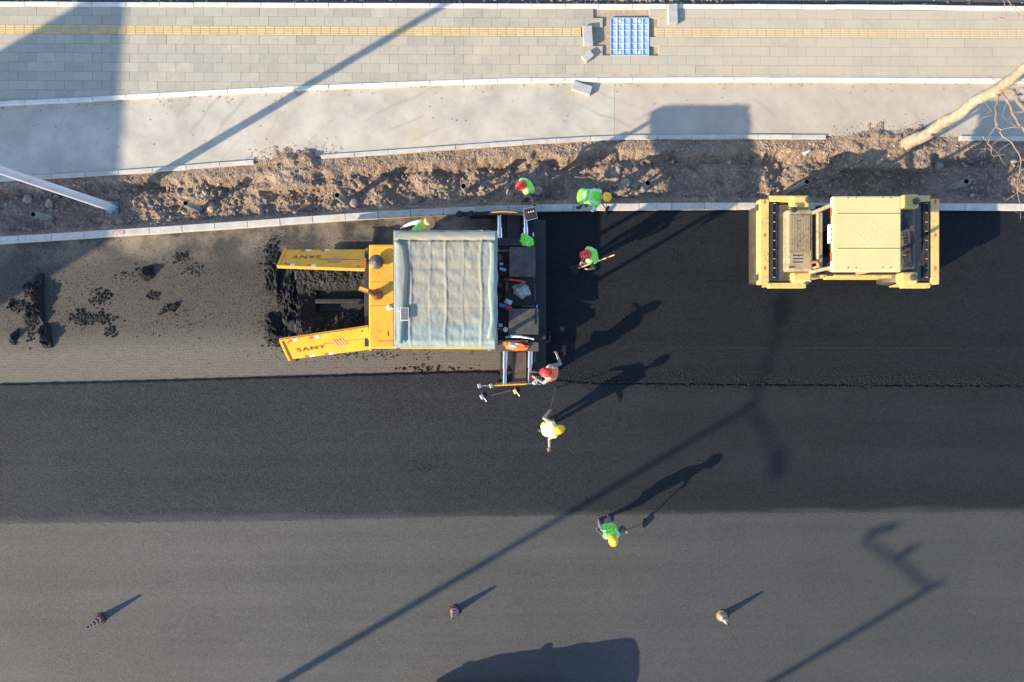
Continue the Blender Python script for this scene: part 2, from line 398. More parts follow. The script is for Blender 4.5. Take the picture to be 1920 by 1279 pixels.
# ------------------------------------------------------------------ curves of the street
def curve(pts, z):
    xs = [U(p[0], p[1], z).x for p in pts]; ys = [U(p[0], p[1], z).y for p in pts]
    # extend beyond the frame
    x0 = xs[0]-14; y0 = ys[0] - 14*(ys[1]-ys[0])/(xs[1]-xs[0])
    x1 = xs[-1]+14; y1 = ys[-1] + 14*(ys[-1]-ys[-2])/(xs[-1]-xs[-2])
    xs = np.array([x0]+xs+[x1]); ys = np.array([y0]+ys+[y1])
    gx = np.linspace(xs[0], xs[-1], 1200); gy = np.interp(gx, xs, ys)
    k = np.ones(41)/41; gy2 = np.convolve(np.pad(gy, 20, mode='reflect', reflect_type='odd'), k, 'valid')
    return lambda x: float(np.interp(x, gx, gy2))
ZK, ZC, ZIK, ZP = .15, .10, .15, .18
road_k = curve([(0,450),(210,437),(420,423),(530,415),(700,403),(850,395),(1000,390),(1200,387),(1415,386),(1600,387),(1920,388)], ZK)   # centre line of road kerb
inner_k = curve([(0,336),(240,322),(475,303),(622,292),(800,280),(960,268),(1150,257),(1300,256),(1580,256),(1920,259)], ZIK)
pave_k = curve([(0,194),(180,185),(350,175),(520,167),(680,160),(860,153),(1000,150),(1180,149),(1500,149),(1920,151)], ZP)
top_k = curve([(0,7),(480,9),(960,11),(1440,12),(1700,13),(1920,16)], ZP+.02)
join_y = curve([(0,722),(260,716),(530,708),(910,697),(1000,700),(1060,716),(1400,719),(1920,722)], .05)
low_y = curve([(0,982),(480,978),(960,968),(1440,964),(1920,962)], .05)

X0, X1 = -24.0, 24.0
def strip(name, ylo, yhi, z, m, nx=240, ny=2, x0=X0, x1=X1, skirt=0, kindv='structure', jag=0):
    vs, fs = [], []
    for i in range(nx+1):
        x = x0 + (x1-x0)*i/nx
        a_, b_ = ylo(x), yhi(x)
        for j in range(ny):
            f = j/(ny-1); y = a_ + (b_-a_)*f
            vs.append((x, y, z))
    for i in range(nx):
        for j in range(ny-1):
            k = i*ny+j; fs.append((k, k+ny, k+ny+1, k+1))
    me = bpy.data.meshes.new(name); me.from_pydata(vs, [], fs); me.update(); me.materials.append(m)
    o = new_obj(name, me); 
    if kindv: kind(o, kindv)
    return o

# ground sheet to the horizon
MB().add([(-500,-500,-.75),(500,-500,-.75),(500,500,-.75),(-500,500,-.75)], [(0,1,2,3)]).build('ground', M['ground'])['kind'] = 'structure'
# milled base of the lane being paved
strip('road_base', lambda x: -6.5, lambda x: road_k(x)-.08, 0.0, M['milled'])
# finished carriageway
strip('rolled_carriageway', lambda x: -26.0, lambda x: low_y(x)-.0, .060, M['old'])

def mat_slab(name, ylo, yhi, x0, x1, z, m, jag_lo=.0, jag_hi=.0, jag_x0=0, nx=900, ny=9, seed=0):
    """asphalt layer with a real ragged edge of its own thickness"""
    vs, fs = [], []
    for i in range(nx+1):
        x = x0 + (x1-x0)*i/nx
        n1 = mn.fractal(Vector((x*5, seed, 0)), .8, 2, 5) ; n2 = mn.fractal(Vector((x*5, seed+9, 0)), .8, 2, 5)
        a_, b_ = ylo(x)+n1*jag_lo, yhi(x)+n2*jag_hi
        row = [(x, a_-.03, -.004), (x, a_, z*.8), (x, a_+.03, z)]
        for j in range(1, ny): row.append((x, a_+.03+(b_-a_-.06)*j/ny, z))
        row += [(x, b_-.03, z), (x, b_, z*.8), (x, b_+.03, -.004)]
        if i == 0 and jag_x0: row = [(p[0]-.03, p[1], -.004) for p in row]
        vs += row
    w_ = ny+5
    for i in range(nx):
        for j in range(w_-1):
            k = i*w_+j; fs.append((k, k+w_, k+w_+1, k+1))
    me = bpy.data.meshes.new(name); me.from_pydata(vs, [], fs); me.update(); me.materials.append(m)
    return kind(new_obj(name, me), 'structure')
mat_slab('laid_asphalt', lambda x: low_y(x), lambda x: join_y(x) if x < -.4 else join_y(x)-.05, X0, X1, .072, M['mat'], .03, .025, seed=1)
mat_slab('fresh_asphalt', lambda x: join_y(x)+.03, lambda x: road_k(x)-.13, .35, X1, .078, M['mat_hot'], .03, .01, jag_x0=1, seed=5)

# ------------------------------------------------------------------ road kerb, inner kerb, pavement kerb: one stone after the other
def unit_box(name, m, bev=.06):
    mb = MB(); b = bev
    mb.add([(-.5,-.5,-1),(.5,-.5,-1),(.5,.5,-1),(-.5,.5,-1),
            (-.5,-.5,-b),(.5,-.5,-b),(.5,.5,-b),(-.5,.5,-b),
            (-.5+b*.1,-.5+b,0),(.5-b*.1,-.5+b,0),(.5-b*.1,.5-b,0),(-.5+b*.1,.5-b,0)],
           [(3,2,1,0)]+[(i,(i+1)%4,4+(i+1)%4,4+i) for i in range(4)]+[(4+i,4+(i+1)%4,8+(i+1)%4,8+i) for i in range(4)]+[(8,9,10,11)])
    me = mb.mesh(name); me.materials.append(m); return me
def kerb(name, fn, x0, x1, wid, ztop, depth, length, m, gaps=(), piece='kerb_stone', jitter=.004):
    root = bpy.data.objects.new(name, None); COL.objects.link(root); kind(root, 'structure')
    me = unit_box(piece, m)
    x = x0
    while x < x1:
        dx = length; y0, y1 = fn(x), fn(x+dx)
        L_ = math.hypot(dx, y1-y0)
        cx = x+dx/2
        if not any(g[0] < cx < g[1] for g in gaps):
            o = new_obj(piece, me, root)
            o.location = (cx, (y0+y1)/2 + rnd.uniform(-jitter, jitter), ztop + rnd.uniform(-jitter, jitter))
            o.rotation_euler = (rnd.uniform(-.01,.01), 0, math.atan2(y1-y0, dx)+rnd.uniform(-.003,.003)); o.scale = (L_-.008, wid, depth)
        x += dx
    return root
kerb('road_kerb', road_k, -21, 21, .20, ZK, .30, .95, M['kerb'])
gx1, gx2, gx3, gx4 = U(475,300,ZIK).x, U(622,292,ZIK).x, U(1580,256,ZIK).x, U(1772,257,ZIK).x
kerb('inner_kerb', inner_k, gx1-.98*14, 21, .115, ZIK, .22, .98, M['kerb'], gaps=((gx1, gx2), (gx3, gx4)))
kerb('pavement_kerb', pave_k, -21, 21, .12, ZP+.02, .25, .98, M['kerb_w'])
kerb('far_kerb', top_k, -21, 21, .13, ZP+.03, .3, .98, M['kerb_w'])

# ------------------------------------------------------------------ concrete cycle-lane slabs (joint at px 1152)
xj = U(1152, 200, ZC).x
slabs = [(-24, xj-.003), (xj+.003, 24)]
cl = bpy.data.objects.new('cycle_lane', None); COL.objects.link(cl); kind(cl, 'structure')
for i, (xa, xb) in enumerate(slabs):
    o = strip('concrete_slab', lambda x: inner_k(x)+.03, lambda x: pave_k(x)-.03, ZC, M['conc_a'] if i < 1 else M['conc_b'], 120, 6, xa, xb, kindv=None)
    put(o, cl)

# ------------------------------------------------------------------ far side beyond the pavement
strip('far_road', lambda x: top_k(x)+.05, lambda x: 40.0, .05, M['far_road'])

# ------------------------------------------------------------------ dirt strip: heightfield between the kerbs
def gapmask(x):
    m = 0
    for g0, g1 in ((gx1, gx2), (gx3, gx4)):
        c, h = (g0+g1)/2, (g1-g0)/2
        m = max(m, max(0, min(1, (h+.15+.35*mn.noise(Vector((x*2.3,c,0)))-abs(x-c))/.6)))
    return m
def dirt_z(x, y):
    ys, yn = road_k(x)+.10, inner_k(x)-.055
    t = (y-ys)/(yn-ys)
    p = Vector((x, y, 0))
    n1 = mn.fractal(p*1.1+Vector((3,7,0)), .9, 2.0, 4)
    n2 = mn.fractal(p*4.0, .8, 2.1, 4)
    n3 = mn.fractal(p*13.0, .7, 2.1, 3)
    wall = .76 + .13*mn.fractal(Vector((x*.8, 1, 0)), .8, 2, 5) + (.06 if x < -9 else 0)
    ledge = .045 + .03*n1 + .03*n2 + .012*n3
    low = -.12 - .12*math.sin(min(1, max(0, t/wall))*math.pi*.75) + .19*n1 + .10*abs(n2) + .03*n3
    if t < .12: low = low*(t/.12) + (.06+.03*n2)*(1-t/.12)
    s = max(0, min(1, (t-wall)/.07)); s = s*s*(3-2*s)
    low -= .10*max(0, 1-abs(t-wall+.07)/.10)
    z = low*(1-s) + ledge*s
    g = gapmask(x)
    if g > 0:
        hump = .10 + .09*n1 + .05*n2 + .02*n3
        if t > .55: z = z*(1-g) + g*max(z, hump*min(1, max(0, (1.30-t)/.3)) + .03)
    if t > 1.0:
        over = (t-1.0)*(yn-ys)
        spill = g*(.20 - .30*over + .09*n1 + .06*n2 + .015*n3)
        z = min(.05, z)*(1-g) + g*max(spill, .02) if g > 0 else .03
    return z
xs = np.arange(-19, 19.001, .036)
NY = 84
vs, fs = [], []
for x in xs:
    ya, yb = road_k(x)+.085, inner_k(x)+.55
    for j in range(NY):
        y = ya+(yb-ya)*j/(NY-1); vs.append((x, y, dirt_z(x, y)))
for i in range(len(xs)-1):
    for j in range(NY-1):
        k = i*NY+j; fs.append((k, k+NY, k+NY+1, k+1))
me = bpy.data.meshes.new('dirt_strip'); me.from_pydata(vs, [], fs); me.update(); me.materials.append(M['dirt'])
me.polygons.foreach_set('use_smooth', [True]*len(me.polygons))
dirt = kind(new_obj('dirt_strip', me), 'structure')

def rock_mesh(name, seed, sub=1, flat=.7):
    bm = bmesh.new(); bmesh.ops.create_icosphere(bm, subdivisions=max(1, sub+1), radius=1)
    for v in bm.verts:
        n = mn.noise(v.co*1.3+Vector((seed*3.1, seed, 0)))*.45; v.co *= 1+n
        v.co.z *= flat; v.co.x *= 1.2
    me = bpy.data.meshes.new(name); bm.to_mesh(me); bm.free(); return me
rocks = []
for s in range(6):
    r_ = rock_mesh('rock', s, 1); r_.materials.append(M['stone']); rocks.append(r_)
for i in range(110):
    x = rnd.uniform(-16.5, 16.5); t = rnd.uniform(.06, .8)
    ys, yn = road_k(x)+.14, inner_k(x)-.1; y = ys+(yn-ys)*t
    r_ = rnd.choice((.035,.04,.05,.06,.07,.11))*rnd.uniform(.8,1.2)
    o = new_obj('rock', rnd.choice(rocks), dirt); o.location = (x, y, dirt_z(x, y)+r_*.2); o.scale = (r_, r_, r_); o.rotation_euler = (rnd.uniform(-.5,.5), rnd.uniform(-.5,.5), rnd.uniform(0,6.3))
def tmpl(sub, seed):
    m_ = rock_mesh('tmp', seed, sub); V = [v.co.copy() for v in m_.vertices]; F = [tuple(p.vertices) for p in m_.polygons]
    bpy.data.meshes.remove(m_); return V, F
T0 = [tmpl(1, 20+s) for s in range(5)]
T1 = [tmpl(0, 40+s) for s in range(5)]
def tmpl_pick(small): return rnd.choice(T1 if small else T0)
def lump(mb, p, r, small=False):
    V, F = tmpl_pick(small or r < .022); q = Matrix.Rotation(rnd.uniform(0,6.3), 3, 'Z') @ Matrix.Rotation(rnd.uniform(-.6,.6), 3, 'X')
    mb.add([Vector(p)+ (q @ v)*r for v in V], F)
mb = MB()
for i in range(9000):
    x = rnd.uniform(-16.5, 16.5)
    if mn.noise(Vector((x*.9, i*.0, 4))) < rnd.uniform(-.9, .5): continue
    t = rnd.uniform(.02, .98)
    ys, yn = road_k(x)+.12, inner_k(x)-.07; y = ys+(yn-ys)*t
    r_ = rnd.choice((.008,.01,.012,.016,.02,.03)); lump(mb, (x, y, dirt_z(x,y)+r_*.3), r_)
for g0, g1 in ((gx1, gx2), (gx3, gx4)):
    for i in range(420):
        x = rnd.uniform(g0-.3, g1+.3); y = inner_k(x)+abs(rnd.gauss(0,.2)); z = max(dirt_z(x, y), ZC)
        r_ = rnd.choice((.006,.008,.010,.012,.018)); lump(mb, (x, y, z+r_*.3), r_)
for i in range(500):       # pebbles along the pavement kerb and on the slabs
    x = rnd.uniform(-16, 16); y = pave_k(x)-.08-abs(rnd.gauss(0, .08 if i < 300 else .9))
    if y < inner_k(x)+.08: continue
    r_ = rnd.choice((.006,.008,.012,.018)); lump(mb, (x, y, ZC+r_*.4), r_)
kind(mb.build('gravel', M['stone']), 'stuff')

# ------------------------------------------------------------------ pavement: paving stones and tactile tiles
pave = strip('pavement', lambda x: pave_k(x)-.0, lambda x: top_k(x), ZP-.06, M['sand'])
k64 = 1280/(CAM_H-ZP)
PW, PH = 34.8/k64, 17.45/k64
SL = -.0047                                        # rows run slightly off the picture's horizontal
def row_y(px_y, x): return (639.5-px_y)/k64 + SL*(x+15)
slabm = unit_box('paving_stone', M['paver'], .03)
tile_mb = MB(); tile_mb.add(*[( [(-.5,-.5,-1),(.5,-.5,-1),(.5,.5,-1),(-.5,.5,-1),(-.5,-.5,-.12),(.5,-.5,-.12),(.5,.5,-.12),(-.5,.5,-.12)]),
        [(0,1,5,4),(1,2,6,5),(2,3,7,6),(3,0,4,7),(4,5,6,7)]])
for k in range(4):
    c = -.375+.25*k
    tile_mb.add([(-.46,c-.085,-.12),(.46,c-.085,-.12),(.46,c+.085,-.12),(-.46,c+.085,-.12),(-.43,c-.05,0),(.43,c-.05,0),(.43,c+.05,0),(-.43,c+.05,0)],
                [(0,1,5,4),(1,2,6,5),(2,3,7,6),(3,0,4,7),(4,5,6,7)])
tilem = tile_mb.mesh('tactile_tile'); tilem.materials.append(M['tactile'])
pit_a, pit_b = U(1143, 28, ZP), U(1219, 106, ZP)
holes = [(pit_a.x-.06, pit_b.y-.02, pit_b.x+.03, pit_a.y+.22),
         (U(1124,0,ZP).x, U(0,69,ZP).y, pit_a.x, U(0,33,ZP).y), (U(1134,0,ZP).x, U(0,106,ZP).y, pit_a.x, U(0,86,ZP).y),
         (pit_b.x, U(0,52,ZP).y, U(1233,0,ZP).x, U(0,31,ZP).y), (pit_b.x, U(0,106,ZP).y, U(1233,0,ZP).x, U(0,88,ZP).y)]
def holed(x, y):
    return any(h[0] < x < h[2] and h[1] < y < h[3] for h in holes)
def clip(poly, fn):
    out = []
    for i in range(len(poly)):
        a_, b_ = poly[i], poly[(i+1) % len(poly)]
        da, db = a_[1]-fn(a_[0]), b_[1]-fn(b_[0])
        if da >= 0: out.append(a_)
        if (da >= 0) != (db >= 0):
            k = da/(da-db); out.append((a_[0]+(b_[0]-a_[0])*k, a_[1]+(b_[1]-a_[1])*k))
    return out
cells = []
rows = [(11,28.4,0),(28.4,45.8,1)] + [(63.4+17.45*i, 63.4+17.45*(i+1), (i) % 2) for i in range(9)]
for (ya, yb, off) in rows:
    n0 = int(-20/PW)
    for n in range(n0, -n0):
        xc = (n + .5*off)*PW - .06; yt = row_y(ya, xc); yc = yt-PH/2
        if holed(xc-.14, yc) or holed(xc+.14, yc): continue
        lim = lambda x: pave_k(x)+.065
        cells.append((xc, yc, lim))
cells.sort(key=lambda c: abs(c[0])+abs(c[1]-9)*.2)
rest = MB(); cnt = 0
for xc, yc, lim in cells:
    x0, x1, y0, y1 = xc-PW/2+.0028, xc+PW/2-.0028, yc-PH/2+.0028, yc+PH/2-.0028
    dz = rnd.uniform(-.003, .003)
    if min(y0-lim(x0), y0-lim(x1)) >= 0:
        if cnt < 300:
            o = new_obj('paving_stone', slabm, pave); o.location = (xc, yc, ZP+dz); o.scale = (x1-x0, y1-y0, .06)
            o.rotation_euler = (rnd.uniform(-.004,.004), rnd.uniform(-.004,.004), SL+rnd.uniform(-.003,.003)); cnt += 1
        else: rest.box((xc, yc, ZP+dz-.03), (x1-x0, y1-y0, .06), SL)
    else:
        p = clip([(x0,y0),(x1,y0),(x1,y1),(x0,y1)], lim)
        if len(p) > 2: rest.prism(p, ZP-.06, ZP+dz)
kind(rest.build('paving_stone_field', M['paver'], pave), 'stuff')
x = -18.6
while x < 18.6:
    yc = row_y(45.8, x)-PH/2
    if not (holed(x, yc) or (U(1092,0,ZP).x < x < U(1234,0,ZP).x and x < pit_b.x)):
        o = new_obj('tactile_tile', tilem, pave); o.location = (x, yc, ZP+.006+rnd.uniform(-.001,.001)); o.scale = (PW/2-.004, PH-.006, .06); o.rotation_euler = (0,0,SL)
    x += PW/2
# worn-out tiles next to the pit laid as plain stones
for px in (1100,):
    pass

# ------------------------------------------------------------------ pit with two blue cover trays
for i, (pa, pb) in enumerate(((1145,1181.0),(1181.6,1217))):
    A, B = U(pa, 33, ZP+.02), U(pb, 104, ZP+.02)
    tr = thing('cover_tray', ((A.x+B.x)/2, (A.y+B.y)/2, ZP-.05), 'blue steel pit cover tray with pale ribs, ' + ('beside two loose grey blocks' if i == 0 else 'farther from the two loose blocks'), 'pit cover', 'pit cover trays in the pavement')
    W_, H_ = B.x-A.x, A.y-B.y; zt = ZP+.02
    MB().span((A.x, B.y, ZP-.020), (B.x, A.y, ZP-.012)).build('tray_floor', M['pit_blue'], tr)
    fr = MB()
    fr.span((A.x,B.y,ZP-.012),(A.x+.018,A.y,zt)).span((B.x-.018,B.y,ZP-.012),(B.x,A.y,zt)).span((A.x+.018,B.y,ZP-.012),(B.x-.018,B.y+.018,zt)).span((A.x+.018,A.y-.018,ZP-.012),(B.x-.018,A.y,zt))
    fr.build('frame', M['pit_blue'], tr)
    for k in (1, 2):
        x_ = A.x+W_*k/3; MB().span((x_-.012,B.y+.018,ZP-.0115),(x_+.012,A.y-.018,zt-.004)).build('rib', M['pit_white'], tr)
    for k in range(1, 6):
        y_ = B.y+H_*k/6; MB().span((A.x+.019,y_-.006,ZP-.0115),(B.x-.019,y_+.006,zt-.012)).build('cross_bar', M['pit_white'], tr)
    for k in (0, 5):
        MB().lathe((A.x+W_*.5, B.y+H_*(k+.5)/6, ZP-.0115), [(.05,0),(.05,.02),(.035,.025)], 12).build('lifting_socket', M['pit_white'], tr)
def block(px, py, ang, size, label, z=ZP):
    p = U(px, py, z+size[2]*.5)
    o = MB().box((0,0,size[2]/2), size).build('concrete_block', M['block'], None, bevel=.012); o.location = (p.x, p.y, z+.001); o.rotation_euler = (0,0,R(ang))
    return tag(o, label, 'block')
block(1102, 68, 94, (.56,.27,.13), 'grey paving block lying across the yellow tactile strip beside the pit')
block(1102, 106, 40, (.30,.22,.13), 'short square grey block lying skewed near the pit corner')
block(1261, 27, 92, (.56,.27,.13), 'grey paving block lying against the white far kerb')
block(1091, 166, -18, (.56,.26,.14), 'grey kerb block left skewed on the concrete lane', ZC)

# debris beyond the far kerb
mb = MB()
for i in range(500):
    x = rnd.gauss(3.5, 1.6) if i < 250 else rnd.uniform(-16, 17); y = top_k(x)+.1+abs(rnd.gauss(0,.25)); lump(mb, (x, y, .06), rnd.choice((.012,.02,.03,.05)))
kind(mb.build('rubble', M['stone']), 'stuff')

# ------------------------------------------------------------------ pipes in the trench
pipes = [((62,402),'grey upright pipe stub in the shaded soil beyond the lamp post'), ((348,381),'grey pipe stub standing in sunlit rubble beside the lamp post'),
         ((632,366),'grey pipe stub in the sunlit furrowed soil opposite the hopper'), ((869,349),'grey pipe stub in soil beside the red-helmeted worker'),
         ((1215,343),'grey pipe stub in soil beyond the bending worker'), ((1513,341),'grey pipe stub standing beside the roller'), ((1812,340),'grey pipe stub in soil under the bare tree')]
for (px, py), lb in pipes:
    zt = .68; p = U(px, py, zt); b = dirt_z(p.x, p.y)
    lean = Vector((rnd.uniform(-.05,.05), rnd.uniform(-.05,.05), 0))
    if px == 1513: lean = Vector((-.18, -.1, 0))
    mb = MB(); q = Vector((p.x, p.y, b-.15))+lean
    mb.tube([q, p], .083, 16, cap=False).tube([p+(q-p)*.9, p], .070, 16, cap=False)
    ring = []
    n = 16; b0 = len(mb.v)-32
    mb.f += [(16+k, 16+(k+1)%16, 48+(k+1)%16, 48+k) for k in range(16)]; mb.m += [0]*16
    for q_ in range(len(mb.f)):
        if all(i_ >= 32 for i_ in mb.f[q_]): mb.m[q_] = 1  # bore faces coloured black, standing in for the shade down the pipe
    o = mb.build('pipe_stub', [M['pvc'], M['black']], None, smooth=True)
    tag(o, lb, 'pipe')

# ------------------------------------------------------------------ street lamps (two arms), one stands out of the picture
def lamp(loc, label, H, z0):
    r = thing('street_lamp', loc, label, 'street lamp', 'double-arm street lamps'); x, y = loc[0], loc[1]
    MB().tube([(x,y,z0),(x,y,z0+H)], [.125,.065], 18).build('pole', M['pole'], r, smooth=True)
    MB().box((x,y,z0+.012),(.36,.36,.024)).build('base_plate', M['pvc'], r, bevel=.005)
    for k in range(4):
        a_ = k*math.pi/2; d = Vector((math.cos(a_), math.sin(a_), 0)); n = Vector((-d.y, d.x, 0))*.008; c = Vector((x,y,z0+.024))
        MB().hexa([c+d*.10-n, c+d*.175-n, c+d*.175+n, c+d*.10+n], [c+d*.10-n+Vector((0,0,.3)), c+d*.12-n+Vector((0,0,.3)), c+d*.12+n+Vector((0,0,.3)), c+d*.10+n+Vector((0,0,.3))]).build('rib', M['pole'], r)
    for s, zz in ((1, z0+H+.02), (-1, z0+H-.02)):
        MB().tube([(x,y,zz-.15),(x,y+s*.6,zz+.02),(x,y+s*1.5,zz+.22),(x,y+s*2.0,zz+.28)], [.05,.045,.04,.035], 10).build('arm', M['pole'], r, smooth=True)
        h = MB().box((0,0,0),(.30,.80,.10)).build('lamp_head', M['steel_plate'], r, bevel=.03)
        h.location = (x, y+s*(2.3 if s > 0 else 2.15), zz+.30)
    return r
pl = U(207, 388, -.1); lamp((pl.x, pl.y, dirt_z(pl.x, pl.y)+.02), 'tall pale grey lamp post rising from the soil beside the kerb', 10.5, dirt_z(pl.x, pl.y)+.02)
LH = 10.8; s2 = Vector((math.cos(a), math.sin(a), 0))/math.tan(e)
tp = U(1428, 748, 0) - s2*LH; lamp((tp.x, tp.y, .03), 'tall lamp post standing on the finished carriageway side, casting a long shadow', LH, .03)
# camera gantry pole
tq = U(1772, 1084, 0) - s2*9.4
g = thing('signal_pole', (tq.x, tq.y, .03), 'grey pole with a side arm and a camera box, casting a forked shadow', 'pole')
MB().tube([(tq.x,tq.y,.03),(tq.x,tq.y,9.4)], [.10,.08], 14).build('pole', M['pole'], g, smooth=True)
MB().tube([(tq.x,tq.y,9.2),(tq.x-.9,tq.y+.55,9.3),(tq.x-2.1,tq.y+1.35,9.3)], .06, 10).build('arm', M['pole'], g, smooth=True)
MB().box((tq.x-1.85,tq.y+1.45,9.45),(.8,.16,.16), .25).build('camera_box', M['pole'], g, bevel=.02)
MB().box((tq.x-1.05,tq.y+.85,9.4),(.28,.18,.24), .6).build('camera', M['pole'], g, bevel=.02)

# ------------------------------------------------------------------ unseen board, added and shaped for its shadow; a car mostly out of frame
ch = 7.8; cE = -11.25 - ch*s2.x
yN = 8.28+3.75*math.tan(a)-ch*s2.y; yS = 1.02+3.75*math.tan(a)-ch*s2.y
sb_ = thing('shadow_board', (cE-.2,(yN+yS)/2,.0), 'very large board on two posts, added out of view to cast a shadow', 'shadow board')
MB().hexa([(cE-.16,yS,4.2),(cE,yS,4.2),(cE,yN,4.2),(cE-.16,yN,4.2)],[(cE-.16,yS,ch-.06),(cE,yS,ch-.06),(cE,yN,ch+.26),(cE-.16,yN,ch+.26)]).build('board', M['panel'], sb_, bevel=.02)
for y_ in (yS+1.4, yN-1.4): MB().tube([(cE-.36,y_,.0),(cE-.36,y_,ch-.2)], .18, 16).build('post', M['pole'], sb_, smooth=True)
for z_ in (4.8, 7.2): MB().span((cE-.30,yS+.3,z_-.08),(cE-.165,yN-.3,z_+.08)).build('stiffener', M['pole'], sb_)
car = thing('parked_car', (-.25, -10.95, .06), 'white hatchback car on the finished carriageway, mostly beyond the traffic cones', 'car')
CY, CZ = -10.93, .062
def loft_x(st_, m_, name, par, bev=0):
    """stations (x, half width low, half width high, z low, z high) joined along x"""
    mb_ = MB(); vs_ = []; k_ = 10
    for (x, wl, wh, zl, zh_) in st_:
        for q in ((-wl,zl),(-wl*1.0,zl+(zh_-zl)*.35),(-wh*1.01,zl+(zh_-zl)*.75),(-wh*.93,zh_-.03),(-wh*.5,zh_+.012),(wh*.5,zh_+.012),(wh*.93,zh_-.03),(wh*1.01,zl+(zh_-zl)*.75),(wl,zl+(zh_-zl)*.35),(wl,zl)):
            vs_.append((x, CY+q[0], CZ+q[1]))
    fs_ = [(i*k_+j, i*k_+(j+1)%k_, (i+1)*k_+(j+1)%k_, (i+1)*k_+j) for i in range(len(st_)-1) for j in range(k_)]
    fs_ += [tuple(range(k_)), tuple((len(st_)-1)*k_+j for j in reversed(range(k_)))]
    return mb_.add(vs_, fs_).build(name, m_, par, smooth=True)
cb_ = loft_x([(-2.75,.66,.60,.28,.66),(-2.62,.80,.74,.22,.80),(-2.1,.88,.82,.20,.93),(-1.2,.90,.86,.20,1.0),(0,.91,.88,.20,.97),(1.0,.90,.86,.20,1.0),(1.35,.88,.82,.22,.98),(1.52,.80,.74,.26,.88),(1.60,.66,.6,.36,.66)], M['white'], 'body', car)
loft_x([(-1.65,.80,.74,.90,1.0),(-1.2,.80,.70,.92,1.11),(-.75,.80,.68,.92,1.22),(-.35,.80,.67,.93,1.31),(.1,.80,.67,.95,1.41),(.5,.79,.66,.97,1.48),(.8,.79,.66,.97,1.46),(1.05,.77,.64,.98,1.37),(1.3,.72,.62,.96,1.22),(1.5,.70,.60,.9,1.0)], M['white'], 'cabin', car)
for sx_ in (-1, 1):
    for (x0_, x1_) in ((-.55,.15),(.25,.95)):
        MB().hexa([(x0_,CY+sx_*.815,CZ+1.0),(x1_,CY+sx_*.815,CZ+1.0),(x1_,CY+sx_*.79,CZ+1.0),(x0_,CY+sx_*.79,CZ+1.0)],[(x0_+.25,CY+sx_*.74,CZ+1.22),(x1_-.05,CY+sx_*.74,CZ+1.22),(x1_-.05,CY+sx_*.71,CZ+1.22),(x0_+.25,CY+sx_*.71,CZ+1.22)]).build('side_window', M['glass'], car)
    MB().box((-.78,CY+sx_*.90,CZ+.93),(.14,.22,.13)).build('wing_mirror', M['white'], car, bevel=.03)
    MB().box((-2.64,CY+sx_*.6,CZ+.70),(.16,.28,.12)).build('headlight', M['glass'], car, bevel=.02)
    for wx in (-1.75, .9):
        wh_ = MB().lathe((wx, CY+sx_*.80, CZ+.31), [(.2,-.11),(.3,-.1),(.31,-.07),(.31,.07),(.3,.1),(.2,.11)], 24, 'Y').build('wheel', M['black'], car, smooth=True)
        MB().lathe((wx, CY+sx_*.80, CZ+.31), [(.05,-.12),(.19,-.115),(.19,.115),(.05,.12)], 16, 'Y').build('rim', M['alu'], wh_, smooth=True)
MB().hexa([(-1.62,CY-.66,CZ+1.02),(-1.62,CY+.66,CZ+1.02),(-1.58,CY+.66,CZ+.99),(-1.58,CY-.66,CZ+.99)],[(-.40,CY-.58,CZ+1.33),(-.40,CY+.58,CZ+1.33),(-.36,CY+.58,CZ+1.28),(-.36,CY-.58,CZ+1.28)]).build('windscreen', M['glass'], car)

# ------------------------------------------------------------------ asphalt crumbs and heaps on the milled base
mb = MB()
def spot(px, py, sx, sy, n, rmin, rmax):
    c = U(px, py, 0)
    for i in range(n):
        x, y = c.x+rnd.gauss(0, sx/64/2), c.y+rnd.gauss(0, sy/64/2)
        if y > road_k(x)-.15 or y < join_y(x)+.03: continue
        r_ = rnd.uniform(rmin, rmax); lump(mb, (x, y, r_*.4), r_)
for s in [(148,598,16,12,90,.012,.045),(185,598,30,10,160,.012,.04),(208,622,10,9,60,.012,.035),(192,556,12,14,50,.012,.04),(180,562,16,12,40,.01,.03),(288,553,12,8,50,.012,.035),
          (338,482,16,10,50,.012,.03),(365,505,24,14,40,.01,.025),(240,515,26,10,30,.01,.025),(55,548,10,14,60,.015,.05),(40,574,16,8,60,.015,.05),(60,600,14,12,60,.015,.05),(30,575,12,12,30,.015,.04),(60,620,10,26,50,.01,.03),
          (510,500,16,40,260,.015,.045),(530,545,14,40,160,.012,.04),(515,640,18,14,80,.01,.03),(565,560,22,60,400,.015,.04),(330,600,60,40,50,.008,.02),(120,520,120,60,160,.006,.016),(300,500,160,60,260,.006,.015),(420,560,120,120,260,.006,.014),
          (640,470,120,40,120,.006,.014),(700,665,160,12,120,.008,.022),(800,690,90,6,60,.01,.03)] + [(148,598,50,30,260,.004,.010),(190,560,50,40,220,.004,.010),(60,580,70,80,700,.004,.011),(515,520,50,90,900,.004,.012),(515,612,50,50,500,.004,.012),(560,570,60,90,700,.005,.014),(275,513,30,26,200,.004,.010),(318,578,36,20,160,.004,.010),(350,560,220,110,1500,.003,.008),(640,460,160,50,500,.003,.008)]:
    spot(*s)
kind(mb.build('asphalt_crumbs', M['crumb']), 'stuff')
